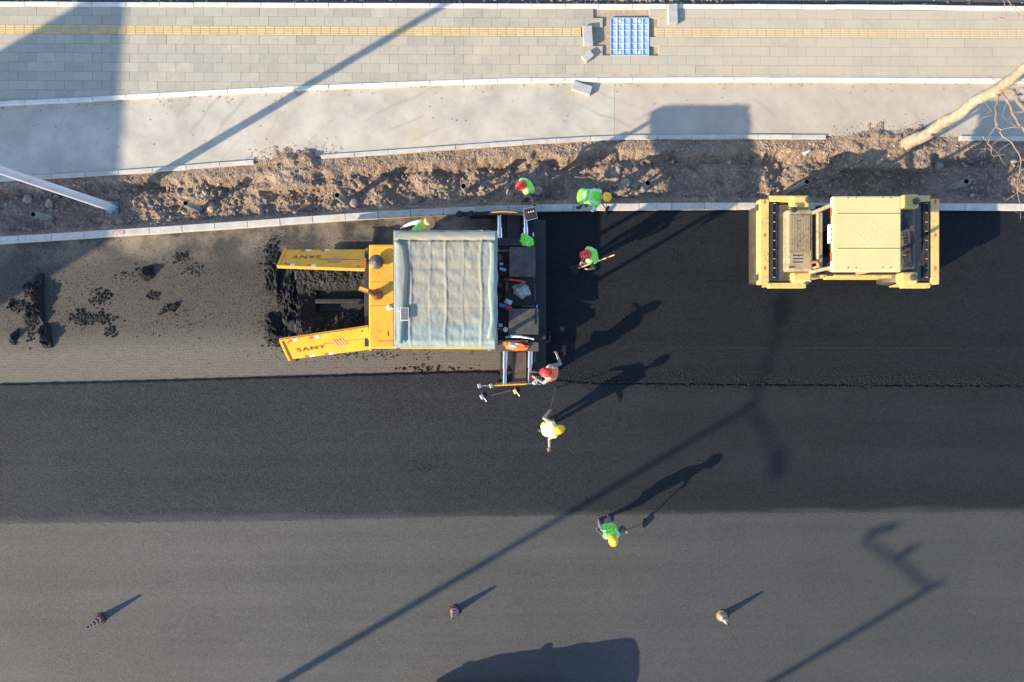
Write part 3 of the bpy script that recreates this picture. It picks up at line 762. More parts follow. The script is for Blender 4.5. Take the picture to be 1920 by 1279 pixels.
# ragged clods along the fresh joint and in the uncompacted mat
mb = MB()
for i in range(9000):
    x = rnd.uniform(1.2, 16.5); y = join_y(x)+rnd.gauss(.12, .15)
    if mn.noise(Vector((x*1.4, y*3, 2))) < rnd.uniform(-.5,.35): continue
    r_ = rnd.choice((.006,.008,.011,.015,.019)); lump(mb, (x, y, .078+r_*.2), r_, small=True)
for i in range(1500):
    x = rnd.uniform(3, 16.5); y = -.15+rnd.gauss(0,.012)-x*.004; lump(mb, (x, y, .078), rnd.choice((.006,.01,.014)), small=True)
for i in range(160):
    p = U(rnd.gauss(790,14), rnd.gauss(876,5), .05); lump(mb, (p.x, p.y, .072), rnd.choice((.008,.012)), small=True)
M['clod'] = mat('asphalt_clod', (.0125,.0138,.0165), .7, .4, 30, spec=.3, bmp=.6)
kind(mb.build('asphalt_clods', M['clod']), 'stuff')

def heap(name, px, py, lx, ly, h, ang, label, n=26):
    c = U(px, py, 0); vs, fs = [], []
    for i in range(n+1):
        for j in range(n+1):
            u, v = i/n*2-1, j/n*2-1
            q = Vector((u*lx/2*1.15, v*ly/2*1.15, 0)); p = Matrix.Rotation(R(ang), 3, 'Z') @ q + Vector((c.x, c.y, 0))
            rr = math.sqrt(u*u+v*v)*1.15 if lx < ly*2.4 and ly < lx*2.4 else max(abs(u)**3, abs(v))*1.1
            rr = max(0.0, rr+.35*mn.noise(p*4))
            z = h*max(-.2, 1-rr**1.6)*(1+.5*mn.fractal(p*9, .8, 2, 3)) + .02*mn.noise(p*30)
            vs.append((p.x, p.y, max(z, -.03)))
    for i in range(n):
        for j in range(n):
            k = i*(n+1)+j; fs.append((k, k+n+1, k+n+2, k+1))
    m_ = MB().add(vs, fs)
    for i in range(int(70*lx*ly)+14):
        q = Vector((rnd.gauss(0,lx*.3), rnd.gauss(0,ly*.3), 0)); p = Matrix.Rotation(R(ang), 3, 'Z') @ q + Vector((c.x, c.y, .02)); lump(m_, p, rnd.uniform(.015,.05))
    return tag(m_.build(name, M['crumb']), label, 'heap')
heap('asphalt_heap', 513, 612, .62, .75, .28, 20, 'rounded heap of loose black asphalt in front of the lettered lower hopper wing')
heap('asphalt_heap', 514, 515, .36, 1.3, .18, -6, 'long heap of spilled black asphalt beside the upper hopper wing')
heap('asphalt_heap', 562, 566, .85, 2.1, .42, 0, 'broad black asphalt heap spilled under the mouth of the hopper')
heap('asphalt_heap', 275, 513, .42, .42, .2, 10, 'small isolated clump of black asphalt on the bare base')
heap('asphalt_heap', 318, 578, .5, .16, .12, 25, 'thin sliver of black asphalt on the bare base')
heap('asphalt_heap', 75, 562, .24, 1.42, .26, 1, 'long straight ridge of black asphalt lying across the lane')
heap('asphalt_heap', 88, 630, .26, .66, .24, 10, 'short ridge of asphalt just past the end of the long ridge')
heap('asphalt_heap', 28, 632, .2, .4, .16, -25, 'small leaning lump of asphalt beside the short ridge')
heap('asphalt_heap', 53, 594, .3, .28, .12, 0, 'round clump of asphalt touching the long ridge')
heap('asphalt_heap', 22, 572, .14, .3, .11, 0, 'small upright clod of asphalt in the shadow edge')

# ------------------------------------------------------------------ asphalt paver
def text_mesh(body, size):
    cu = bpy.data.curves.new('t', 'FONT'); cu.body = body; cu.size = size; cu.extrude = .002; cu.align_x = 'LEFT'; cu.offset = 0.0; cu.space_character = 1.18
    o = bpy.data.objects.new('t', cu); COL.objects.link(o)
    dg = bpy.context.evaluated_depsgraph_get(); me = bpy.data.meshes.new_from_object(o.evaluated_get(dg))
    bpy.data.objects.remove(o); return me
PV = thing('asphalt_paver', (-2.4, 1.15, 0), 'orange-yellow tracked asphalt paver with a pale dusty tarp over its roof', 'paver')
for sy in (2.08, .22):
    pr = []
    for k in range(9): t_ = -math.pi/2-math.pi*k/8; pr.append((-4.1+.36*math.cos(t_), .38+.36*math.sin(t_)))
    for k in range(9): t_ = math.pi/2-math.pi*k/8; pr.append((-1.3+.36*math.cos(t_), .38+.36*math.sin(t_)))
    n = len(pr); mb = MB(); mb.add([(p[0], sy-.17, p[1]) for p in pr]+[(p[0], sy+.17, p[1]) for p in pr], [tuple(range(n)), tuple(reversed(range(n,2*n)))]+[(i,(i+1)%n,n+(i+1)%n,n+i) for i in range(n)])
    tr = mb.build('crawler_track', M['black'], PV, bevel=.02)
    for k in range(14): MB().box((-4.1+k*.215, sy, .755), (.10,.38,.03)).build('track_shoe', M['steel_dark'], tr)
MB().span((-4.0,.42,.35),(-.7,1.88,1.25)).build('chassis', M['steel_dark'], PV, bevel=.02)
cowl = MB().span((-3.78,-.20,1.25),(-3.02,2.55,2.0)).build('front_cowl', M['yellow'], PV, bevel=.05, segs=3)
for lo_, hi_ in (((-3.74,.92,2.001),(-3.14,.935,2.006)), ((-3.74,1.55,2.001),(-3.14,1.565,2.006)), ((-3.55,-.02,2.001),(-3.08,.0,2.012))): MB().span(lo_, hi_).build('seam', M['stripe'], cowl)
for lo_, hi_ in (((-3.70,1.30,2.001),(-3.45,1.335,2.03)), ((-3.30,.12,2.001),(-3.27,.24,2.02)), ((-3.28,2.1,2.001),(-3.25,2.25,2.02))): MB().span(lo_, hi_).build('handle', M['yellow'], cowl, bevel=.006)
MB().span((-3.02,-.02,1.25),(-1.0,2.35,1.95)).build('engine_hood', M['yellow'], PV, bevel=.04)
MB().span((-3.05,-.22,1.0),(-.55,-.03,1.35)).build('side_ledge', M['yellow'], PV, bevel=.02)
MB().span((-1.0,.0,.9),(-.48,2.3,1.2)).build('operator_deck', M['steel_plate'], PV)
mc = U(705, 491, 2.2)
MB().lathe((mc.x, mc.y, 1.995), [(.07,0),(.07,.12),(.19,.13),(.195,.17),(.15,.19),(.15,.20),(.10,.22),(.10,.23),(.045,.245),(.02,.26)], 24).build('air_intake_cap', M['steel_plate'], PV, smooth=True)
ep = U(704, 552, 2.2)
ex = MB().lathe((ep.x, ep.y, 1.995), [(.15,0),(.15,.03),(.12,.05),(.12,.22),(.09,.28)], 20).build('exhaust_stack', M['rust'], PV, smooth=True)
MB().tube([(ep.x,ep.y,2.2),(ep.x-.02,ep.y+.01,2.42),(ep.x-.12,ep.y+.07,2.56),(ep.x-.34,ep.y+.13,2.6)], [.075,.072,.068,.066], 14).build('exhaust_elbow', M['rust'], ex, smooth=True)
MB().box((ep.x-.20,ep.y+.10,2.665),(.24,.07,.012), -.35).build('heat_shield', M['yellow'], ex, bevel=.004)
# hopper
hp = MB()
hp.span((-6.0,.0,.42),(-3.95,2.35,.50)); hp.build('hopper_floor', M['steel_dark'], PV)
MB().span((-4.0,-.15,.55),(-3.86,2.45,1.5)).build('hopper_rear_wall', M['steel_dark'], PV, bevel=.015)
MB().span((-5.55,1.06,.5),(-3.97,1.20,.74)).build('conveyor_tunnel', M['steel_dark'], PV, bevel=.03)
MB().span((-6.12,.2,.10),(-6.0,2.2,.34)).build('front_apron', M['black'], PV, bevel=.02)
for yy in (.72, 1.62):
    MB().lathe((-6.24, yy, .16), [(.05,-.40),(.08,-.39),(.08,.39),(.05,.40)], 16, 'Y').build('push_roller', M['steel_dark'], PV, smooth=True)
# heap of asphalt in the hopper
vs, fs = [], []; nX, nY = 70, 70
for i in range(nX+1):
    for j in range(nY+1):
        x, y = -6.0+2.06*i/nX, .12+2.12*j/nY
        p = Vector((x, y, 0)); n_ = mn.fractal(p*6, .8, 2, 4)*.05
        side = .85 if y > 1.14 else .55
        h = .52 + side*max(0, (abs(y-1.14)-.22)/.9)**.8*(1.0 if y > 1.14 else .7)
        if y > 1.3: h += .18*math.exp(-((x+5.0)/.5)**2-((y-1.75)/.3)**2)
        if -5.55 < x < -4.1 and abs(y-1.14) < .30: h = .50+.02*max(0, mn.noise(p*8))-.05
        h = min(1.0, h+max(0, -5.35-x)*.5)
        vs.append((x, y, max(.505, h+n_+.02*mn.noise(p*22))))
for i in range(nX):
    for j in range(nY):
        k = i*(nY+1)+j; fs.append((k, k+nY+1, k+nY+2, k+1))
mb = MB().add(vs, fs)
for i in range(520):
    x, y = rnd.uniform(-5.95,-4.0), rnd.choice((rnd.uniform(1.45,2.2), rnd.uniform(.15,.8)))
    ii, jj = int((x+6.0)/2.06*nX), int((y-.12)/2.12*nY); lump(mb, (x, y, vs[ii*(nY+1)+min(nY,max(0,jj))][2]), rnd.uniform(.012,.035))
kind(mb.build('asphalt_load', mat('asphalt_load', (.020,.0208,.023), .7, .5, 25, spec=.4, bmp=.8, bscale=45), PV), 'stuff')
# folding wings: outer faces look up and outwards
def wing(A, B, C, D, flip):
    """A,B front/rear of the low outer edge, C,D rear/front of the high inner edge"""
    A, B, C, D = [Vector(v) for v in (A, B, C, D)]
    n = (B-A).cross(D-A).normalized()
    if n.z < 0: n = -n
    t_ = n*.06
    wg = MB().hexa([A-t_, B-t_, C-t_, D-t_], [A, B, C, D]).build('hopper_wing', M['yellow'], PV, bevel=.025, segs=3)
    X = (B-A).normalized(); Yv = n.cross(X).normalized()
    up = (D-A).dot(Yv)
    def onf(u, v, dn=.0): # u along 0..1, v across 0..1
        return (A+(B-A)*u)*(1-v)+(D+(C-D)*u)*v + n*dn
    # raised rim pieces
    for (u0, v0, u1, v1, wd) in ((.0,.0,.0,1,.07),(1,.0,1,1,.06),(.0,1,1,1,.05)):
        p, q = onf(u0, v0), onf(u1, v1)
        if v0 == v1: m_ = MB().hexa([p-Yv*wd*math.copysign(1,up), q-Yv*wd*math.copysign(1,up), q, p], [v+n*.035 for v in (p-Yv*wd*math.copysign(1,up), q-Yv*wd*math.copysign(1,up), q, p)])
        else:
            s_ = X*wd*(1 if u0 == 0 else -1)
            m_ = MB().hexa([p, p+s_, q+s_, q], [v+n*.04 for v in (p, p+s_, q+s_, q)])
        m_.build('rim', M['yellow'], wg, bevel=.012)
    for (v_, lst) in ((.93, ((.10,.20),(.34,.44))), (.06, ((.20,.32),(.44,.54)))):
        for k, (u0, u1) in enumerate(lst):
            for h in range(2):
                ua, ub = u0+(u1-u0)*h/2, u0+(u1-u0)*(h+1)/2
                MB().hexa([onf(ua,v_-.045,.001), onf(ub,v_-.045,.001), onf(ub,v_+.045,.001), onf(ua,v_+.045,.001)], [onf(ua,v_-.045,.040 if v_>.5 else .004), onf(ub,v_-.045,.040 if v_>.5 else .004), onf(ub,v_+.045,.040 if v_>.5 else .004), onf(ua,v_+.045,.040 if v_>.5 else .004)]).build('hazard_strip', M['tape_r'] if h == 0 else M['white'], wg)
    for (u, v) in ((.08,.8),(.92,.85)):
        MB().tube([onf(u,v,.0), onf(u,v,.006)], .025, 12).build('bolt_hole', M['black'], wg)
    tm = text_mesh('SANY', .30); tm.materials.append(M['navy'])
    to = new_obj('lettering', tm)
    xs_ = [v.co.x for v in tm.vertices]; tw = max(xs_)-min(xs_)
    wantw = .76; sc = wantw/tw
    if not flip: o_, ax, ay = onf(.14, .34, .004), X, Yv if Yv.dot(D-A) > 0 else -Yv
    else:
        ax, ay = -X, Yv if Yv.dot(A-D) > 0 else -Yv
        ax, ay = -X, (D-A).normalized()
        ay = (ay - ax*ay.dot(ax)).normalized(); o_ = onf(.14, .34, .004) - ax*wantw
    az = ax.cross(ay).normalized()
    if az.dot(n) < 0: az = -az
    Mx = Matrix.Identity(4)
    for r_ in range(3): Mx[r_][0] = ax[r_]*sc; Mx[r_][1] = ay[r_]*.72; Mx[r_][2] = az[r_]; Mx[r_][3] = o_[r_]
    tm.transform(Mx)
    if Mx.determinant() < 0: tm.flip_normals()
    put(to, wg)
    # thin line and slanted stripes of the decal
    def quad(nm, m_, u0, v0, u1, v1, u2, v2, u3, v3): MB().hexa([onf(u0,v0,.0005), onf(u1,v1,.0005), onf(u2,v2,.0005), onf(u3,v3,.0005)], [onf(u0,v0,.004), onf(u1,v1,.004), onf(u2,v2,.004), onf(u3,v3,.004)]).build(nm, m_, wg)
    quad('decal_line', M['stripe'], .46,.50,.92,.50,.92,.53,.46,.53)
    for k in range(4):
        u = .56+.035*k; quad('decal_stripe', M['stripe2'], u+.05,.36,u+.07,.36,u+.02,.66,u,.66)
zo, zi = 1.10, 1.85
wing(U(541,675,zo), U(697,656,zo), U(691,612,zi), U(523,637,zi), False)
wing(U(533,468,zo), U(690,467,zo), U(684,506,zi), U(519,500,zi), True)
# canopy frame and tarp
RX0, RX1, RY0, RY1, RZ = U(737,0,3.85).x, U(930,0,3.85).x, U(0,650,3.85).y, U(0,431,3.85).y, 3.85
for x_ in (RX0+.12, RX1-.12):
    for y_ in (RY0+.15, RY1-.2): MB().span((x_-.04,y_-.04,1.2),(x_+.04,y_+.04,RZ-.08)).build('canopy_post', M['yellow'], PV)
rf = MB()
rf.span((RX0-.01,RY0+.02,RZ-.14),(RX0+.06,RY1-.0,RZ-.06)).span((RX1-.08,RY0+.03,RZ-.14),(RX1-.03,RY1-.0,RZ-.06)).span((RX0+.061,RY0+.03,RZ-.14),(RX1-.081,RY0+.09,RZ-.06)).span((RX0+.061,RY1-.09,RZ-.14),(RX1-.081,RY1-.03,RZ-.06))
rf.build('canopy_frame', M['rust'], PV)
n = 110; vs, fs = [], []
def tarp_z(u, v):
    x, y = u, v
    z = RZ
    for c, w_, h in ((.17,.012,.022),(.36,.008,.010),(.515,.010,.020),(.68,.008,.009),(.86,.012,.020)):
        cc = c + .008*math.sin(v*9+c*20)+.006*mn.noise(Vector((v*8, c*30, 0)))
        z += h*math.exp(-((u-cc)/w_)**2)
    z += .011*math.sin(v*54+1.6*mn.noise(Vector((u*5,v*4,1))))*(abs(math.sin((u-.19)*math.pi/.162)) if .19 < u < .85 else 0)*(.6+.6*mn.noise(Vector((u*3,v*3,6))))
    z += .014*mn.fractal(Vector((u*5, v*5, 3)), .9, 2, 4)
    z += .010*mn.fractal(Vector((u*14, v*9, 5)), .8, 2, 3)
    z -= .006*math.exp(-((v-.34)/.008)**2)+.006*math.exp(-((v-.67)/.008)**2)
    if v > .90: z -= .05*math.exp(-((v-.905)/.012)**2)
    return z
for i in range(n+1):
    for j in range(n+1):
        u, v = i/n, j/n
        x = RX0+(RX1-RX0)*u; y = RY0+(RY1-RY0)*v
        z = tarp_z(u, v)
        if j == 0: z -= .26+.05*mn.noise(Vector((u*9,0,0))); y -= .03
        elif v < .06: z -= .10*((.06-v)/.06)**2
        if j == n: z -= .25; y += .03+.03*mn.noise(Vector((u*12,3,0)))
        if v > .97 and j < n: y += .035*mn.noise(Vector((u*10,7,0)))
        if i == 0: z -= .22; x -= .02
        if i == n: z -= .30; x += .03+.03*mn.noise(Vector((v*9,4,0)))
        vs.append((x, y, z))
for i in range(n):
    for j in range(n):
        k = i*(n+1)+j; fs.append((k, k+n+1, k+n+2, k+1))
tarp = MB().add(vs, fs).build('roof_tarp', M['tarp'], PV)
tarp.data.polygons.foreach_set('use_smooth', [True]*len(tarp.data.polygons))
# loose folded flaps along three edges
def flap(pts_out, pts_in, z0, name='tarp_flap'):
    mb_ = MB(); vs_, fs_ = [], []
    m_ = 6
    for i, (po, pi) in enumerate(zip(pts_out, pts_in)):
        for j in range(m_+1):
            f = j/m_; p = Vector(po)*(1-f)+Vector(pi)*f
            vs_.append((p.x, p.y, z0+.03+.026*max(0, math.sin(f*math.pi))**.8+.015*mn.noise(Vector((i*.7, j*.4, 2)))-(.05 if j == m_ else 0)))
    for i in range(len(pts_out)-1):
        for j in range(m_): k = i*(m_+1)+j; fs_.append((k, k+m_+1, k+m_+2, k+1))
    o = mb_.add(vs_, fs_).build(name, M['tarp'], tarp, smooth=False)
    o.data.polygons.foreach_set('use_smooth', [True]*len(o.data.polygons))
zf = RZ+.06
flap([U(740+.2*k, 452+k*9.6, zf) for k in range(21)], [U(757-(17 if k < 1 else 0)+10*math.sin(min(1,k/6)*1.3)-12*(k/20)**1.5, 452+k*9.6, zf) for k in range(21)], RZ+.03)
flap([U(742+9.3*k, 434, zf) for k in range(21)], [U(742+9.3*k, 449+1.5*math.sin(k*1.3), zf) for k in range(21)], RZ+.0)
flap([U(929, 455+k*9.0, zf) for k in range(21)], [U(917+2*math.sin(k*.5)-(3 if k > 17 else 0), 455+k*9.0, zf) for k in range(21)], RZ+.02)
c_ = [U(905,645,3.75), U(932,640,3.7), U(930,650,3.5), U(917,658,3.1), U(906,650,3.5)]
MB().add([c_[0], c_[1], c_[2], c_[3], c_[4], Vector(c_[3])+Vector((0,.02,.05))], [(0,1,2,4),(4,2,3),(2,5,3),(4,3,5)]).build('hanging_corner', M['tarp'], tarp)
sp = U(758, 589, RZ+.12)
sol = MB().box((sp.x, sp.y, RZ+.085), (.20,.30,.02)).build('solar_panel', M['white'], PV, bevel=.004)
MB().box((sp.x, sp.y, RZ+.0965), (.17,.27,.004)).build('cells', mat('solar_cells', (.085,.09,.11), .3, .1, 10), sol)
gl = MB()
for k in range(1, 6): gl.box((sp.x, sp.y-.135+.045*k, RZ+.100), (.168,.004,.003))
gl.build('cell_grid', M['white'], sol)
pts_c = [Vector((sp.x-.1, sp.y+.06, RZ+.095)), U(747,582,RZ+.1), U(733,578,3.5), U(731,578,2.1)]
MB().tube(pts_c, .008, 6).build('panel_cable', M['white'], PV)
MB().lathe(U(730,577,2.0), [(.06,0),(.075,.03),(.05,.07),(.02,.09)], 12).build('warning_beacon', M['white'], PV, smooth=True)

# screed (floating beam behind the tractor)
sc = MB()
sc.span((-.42,-.05,.10),(.62,2.75,.50)); scr = sc.build('screed', M['steel_dark'], PV, bevel=.02)
MB().span((.62,-.95,.12),(.98,3.50,.30)).build('rear_walkway', M['walk'], PV, bevel=.01)
for k in range(5): MB().span((.60+.0,-.9+k*1.05,.30),(.64,-.82+k*1.05,.52)).build('walkway_bracket', M['steel_dark'], scr)
def plate(nm, a_, b_, z, th_, m_, par=PV, bev=.008):
    A, B = U(a_[0], a_[1], z), U(b_[0], b_[1], z)
    return MB().span((min(A.x,B.x), min(A.y,B.y), z-th_), (max(A.x,B.x), max(A.y,B.y), z)).build(nm, m_, par, bevel=bev)
plate('deck_plate', (955,463), (1004,519), 1.0, .06, M['steel_plate'], PV)
plate('deck_plate', (954,579), (1010,627), 1.0, .06, M['steel_plate'], PV)
plate('deck_plate', (946,526), (998,572), .72, .05, M['walk'], PV)
for (a_, b_, z, t_, m_) in (((928,446),(986,461),.95,.25,'steel_dark'), ((928,642),(1010,659),.95,.25,'steel_brown'), ((935,638),(990,642),1.02,.05,'steel_brown'),
                            ((954,628),(1008,641),.85,.1,'steel_dark'), ((930,462),(952,466),.8,.1,'steel_plate'), ((944,521),(1003,526),.9,.08,'steel_dark')):
    plate('cross_beam', a_, b_, z, t_, M[m_], scr)
plate('extension_plate', (951,404), (975,446), .62, .06, M['steel_dark'], scr)
plate('extension_plate', (961,660), (987,716), .62, .06, M['steel_brown'], scr)
plate('end_gate', (880,397), (1000,404), .60, .5, M['steel_dark'], scr)
plate('end_gate', (930,716.5), (1000,720), .60, .5, M['steel_brown'], scr)
plate('extension_screed', (934,404), (1002,447), .34, .28, M['steel_dark'], scr)
plate('extension_screed', (938,660), (1002,716), .34, .28, M['black'], scr)
for (xp, y0, ym, y1) in ((936,404,429,448),(985,403,427,446),(946,722,692,659),(993,715,690,659)):
    MB().tube([U(xp,y0,.7), U(xp+.8,ym,.7)], .062, 16).build('cylinder_rod', M['chrome'], PV, smooth=True)
    MB().tube([U(xp+.8,ym,.7), U(xp+1.4,y1,.7)], .078, 16).build('cylinder_sleeve', M['chrome'], PV, smooth=True)
plate('tow_arm', (868,640), (935,655), .8, .2, M['yellow'], PV); plate('tow_arm', (868,462), (935,474), .8, .2, M['yellow'], PV)
plate('step', (879,650), (888,666), .55, .06, M['steel_brown'], PV)
for (xp, yp, sx, sy, z, m_) in ((933,470,.10,.10,.95,'steel_plate'),(950,535,.05,.3,.8,'rust'),(935,535,.16,.12,.7,'steel_brown'),(1002,548,.06,.5,.6,'steel_plate'),(939,610,.14,.10,.7,'alu'),(1001,452,.08,.06,.85,'steel_plate'),(968,458,.3,.03,.98,'steel_plate'),(970,517,.02,.02,1.02,'alu'),(1003,595,.03,.4,1.03,'steel_dark'),(948,570,.02,.3,.95,'steel_plate'),(990,574,.35,.02,.98,'steel_plate')):
    c = U(xp, yp, z); MB().box((c.x, c.y, z-.04), (sx, sy, .08)).build('fitting', M[m_], scr, bevel=.008)
# small fittings on the screed
for (xp, yp, sx, sy, z, m_) in ((938,483,.12,.2,.8,'steel_brown'),(944,470,.3,.06,.9,'steel_plate'),(937,556,.12,.18,.75,'steel_dark'),(1000,440,.05,.12,.8,'alu'),(1003,668,.07,.36,.6,'steel_plate'),
                            (935,595,.2,.3,.6,'steel_dark'),(942,512,.2,.14,.7,'steel_dark'),(985,632,.08,.06,.92,'alu'),(1007,575,.04,.1,.95,'blue')):
    c = U(xp, yp, z); MB().box((c.x, c.y, z-.06), (sx, sy, .12)).build('fitting', M[m_], scr, bevel=.01)
hz = MB()
for k in range(4):
    hz.tube([U(940+k*2, 584+k, .8), U(945+k*1.5, 600, .85), U(943+k*1.2, 614, .85), U(937+k*2, 624+k*.5, .75)], .012, 6)
hz.build('hydraulic_hose', M['black'], scr, smooth=True)
hz = MB()
for k in range(3): hz.tube([U(855, 399+k*2, .75), U(900, 398+k*1.5, .85), U(940, 396+k*2, .9), U(980, 401+k, .95)], .014, 6)
hz.build('hydraulic_hose', M['black'], scr, smooth=True)
MB().tube([U(905,399,.82), U(940,397,.95), U(965,398,.95), U(984,403,.9)], .012, 6).build('yellow_hose', M['yellow'], scr)
MB().tube([U(858,400,.7), U(985,401,.7)], .05, 10).build('edge_sensor_bar', M['steel_plate'], scr, smooth=True)
for px in (862, 884): MB().box(U(px,401,.75), (.12,.16,.14)).build('sensor_head', M['steel_dark'], scr, bevel=.015)
rg = MB().tube([U(1021+11*math.cos(t_*math.pi/8), 631+11*math.sin(t_*math.pi/8), .32) for t_ in range(17)], .012, 6); tag(rg.build('hose_coil', M['black']), 'thin black hose coil lying on the rear walkway of the paver', 'hose')
# control boxes at both ends
def control_box(px, py, z, ang, label):
    c = U(px, py, z); t_ = thing('control_box', (c.x, c.y, z), label, 'control box', 'screed control boxes')
    rot = Matrix.Rotation(R(ang), 3, 'Z')
    MB().box(c, (.32,.26,.10), rot).build('casing', M['steel_dark'], t_, bevel=.01)
    f = MB()
    for (dx, dy, sx, sy) in ((-.17,0,.015,.32),(.17,0,.015,.32),(0,-.165,.355,.02),(0,.165,.355,.02)): f.box(c+rot@Vector((dx,dy,.02)), (sx,sy,.03), rot)
    f.build('guard_frame', M['alu'], t_)
    for k in range(4): MB().box(c+rot@Vector((-.1+.065*k,.04,.06)), (.03,.03,.03), rot).build('switch', M['red'] if k == 0 else M['white'], t_)
    MB().tube([c-Vector((0,0,.05)), Vector((c.x-.03,c.y,.55))], .02, 8).build('stand', M['steel_dark'], t_)
    return t_
control_box(994, 401, 1.15, 12, 'framed control box in shade under the outstretched arm of the worker by the soil')
cbx = control_box(1003, 709, 1.05, -4, 'framed control box at the screed end with a glinting steel mirror, before the orange-vested worker')
c = U(1003, 717, 1.08); M['mirror'] = mat('mirror_steel', (.9,.9,.9), .12, .02, 4, metal=1)
mir = MB().lathe((c.x, c.y, 1.10), [(.085*math.cos(R(k*9)), .085*math.sin(R(k*9))) for k in range(10)], 24).build('convex_mirror', M['mirror'], cbx, smooth=True)
# long level staff and clamps at the lower end
st = thing('levelling_staff', U(950,722,.7), 'yellow levelling staff lying along the screed end over dark asphalt', 'staff')
MB().tube([U(896,724,.7), U(1000,719,.72)], .018, 8).build('bar', M['alu'], st)
MB().tube([U(922,723,.735), U(986,720,.75)], .022, 8).build('yellow_sleeve', M['yellow'], st)
for px in (899, 921): MB().box(U(px,723.5,.74), (.09,.12,.09), .3).build('clamp', M['alu'], st, bevel=.01)
for i, (px, py, lab) in enumerate(((904,744,'small steel clamp tool lying on the asphalt below the staff end'),(966,734,'small brass-coloured fitting lying on the asphalt under the yellow staff'))):
    p = U(px, py, .1); t_ = thing('clamp_tool', (p.x, p.y, .055), lab, 'tool')
    MB().box((p.x,p.y,.09),(.10,.14,.07),.5).build('body', M['alu'] if i == 0 else M['wood'], t_, bevel=.015)
    MB().tube([(p.x+.05,p.y-.02,.075),(p.x+.13,p.y-.14,.075)], .016, 8).build('handle', M['alu'], t_)
    MB().tube([(p.x-.02,p.y+.06,.08),(p.x+.02,p.y+.16,.08)], .012, 8).build('jaw', M['steel_plate'], t_)
tag(MB().tube([U(922,741,.08), U(958,731,.08)], .028, 6).build('steel_bar', M['steel_plate']), 'flat worn steel bar lying on asphalt between two small tools', 'bar')

# crumpled loose things lying on the paver
def crumple(name, px, py, z, sx, sy, sz, ang, mats, label, cat, seed, band=None):
    c = U(px, py, z); bm = bmesh.new(); bmesh.ops.create_icosphere(bm, subdivisions=4, radius=1)
    for v in bm.verts:
        p = v.co.copy(); r_ = 1+.45*mn.fractal(p*1.6+Vector((seed,0,0)), .9, 2, 4)-.12*abs(mn.noise(p*5+Vector((0,seed,0))))
        v.co = Vector((p.x*sx*r_, p.y*sy*r_, max(-.25, p.z)*sz*r_))
    bmesh.ops.rotate(bm, verts=bm.verts, matrix=Matrix.Rotation(R(ang), 3, 'Z'))
    me_ = bpy.data.meshes.new(name); bm.to_mesh(me_); bm.free()
    for m_ in mats: me_.materials.append(m_)
    for p in me_.polygons:
        p.use_smooth = True
        if band and band(Matrix.Rotation(R(-ang),3,'Z') @ p.center): p.material_index = 1
    o = new_obj(name, me_); o.location = (c.x, c.y, z+.25*sz)
    return tag(o, label, cat)
crumple('hi_vis_vest', 988, 452, .955, .22, .15, .12, -25, [M['vest_g'], M['refl']], 'crumpled bright green vest thrown on the dark screed beam', 'vest', 3, lambda p: abs(p.x-.04) < .02)
crumple('plastic_bag', 978, 545, .722, .24, .19, .16, -10, [M['plastic']], 'crumpled grey plastic bag in the dark middle of the screed', 'bag', 8)
crumple('work_jacket', 968, 649, .952, .36, .11, .10, -8, [M['vest_o'], M['cl_white']], 'crumpled orange-red and white jacket on the lower screed beam', 'jacket', 12, lambda p: -.2 < p.x < .02 and p.y > -.04)
crumple('red_cloth', 953, 577, .86, .10, .06, .06, -10, [M['red']], 'dark red cloth lying beside a blue carton', 'cloth', 15)
def small(name, px, py, z, size, ang, m_, label, cat, par=None):
    c = U(px, py, z+size[2]/2); return tag(MB().box((c.x,c.y,z+size[2]/2), size, R(ang)).build(name, M[m_], None, bevel=.012), label, cat)
small('carton', 943, 573, .80, (.22,.10,.08), -12, 'blue', 'small blue carton in the dark gap beside the tarp', 'carton')
small('carton', 953, 566, .80, (.22,.13,.05), -20, 'alu', 'pale grey flat packet lying above the blue carton', 'packet')
small('carton', 940, 495, .82, (.10,.07,.08), 0, 'pit_blue', 'small pale blue box beside the upper deck plate', 'box')
small('carton', 943, 505, .80, (.19,.08,.06), -15, 'pit_blue', 'longer light blue box below the small pale blue box', 'box')
b_ = U(948, 618, .85); bt = MB().lathe((b_.x,b_.y,.80), [(.06,0),(.072,.03),(.072,.12),(.035,.15),(.02,.18)], 16); tag(bt.build('jug', M['cl_white'], None, smooth=True), 'round cream-coloured jug beside black hoses', 'jug')
tag(MB().tube([U(956,524,1.0), U(986,529,1.0)], .022, 8).build('red_bar', M['red']), 'slim red bar lying across the screed gap', 'bar')
pp = thing('rolled_paper', U(980,634,.98), 'rolled white sheet on the lower deck of the screed', 'paper'); MB().tube([U(957,630,.95), U(975,631,.95), U(1001,636,.95)], [.05,.04,.025], 10).build('sheet', M['cl_white'], pp, smooth=True)
MB().tube([U(948,633,.93), U(957,631,.94)], [.03,.035], 10).build('blue_end', M['pit_blue'], pp, smooth=True)

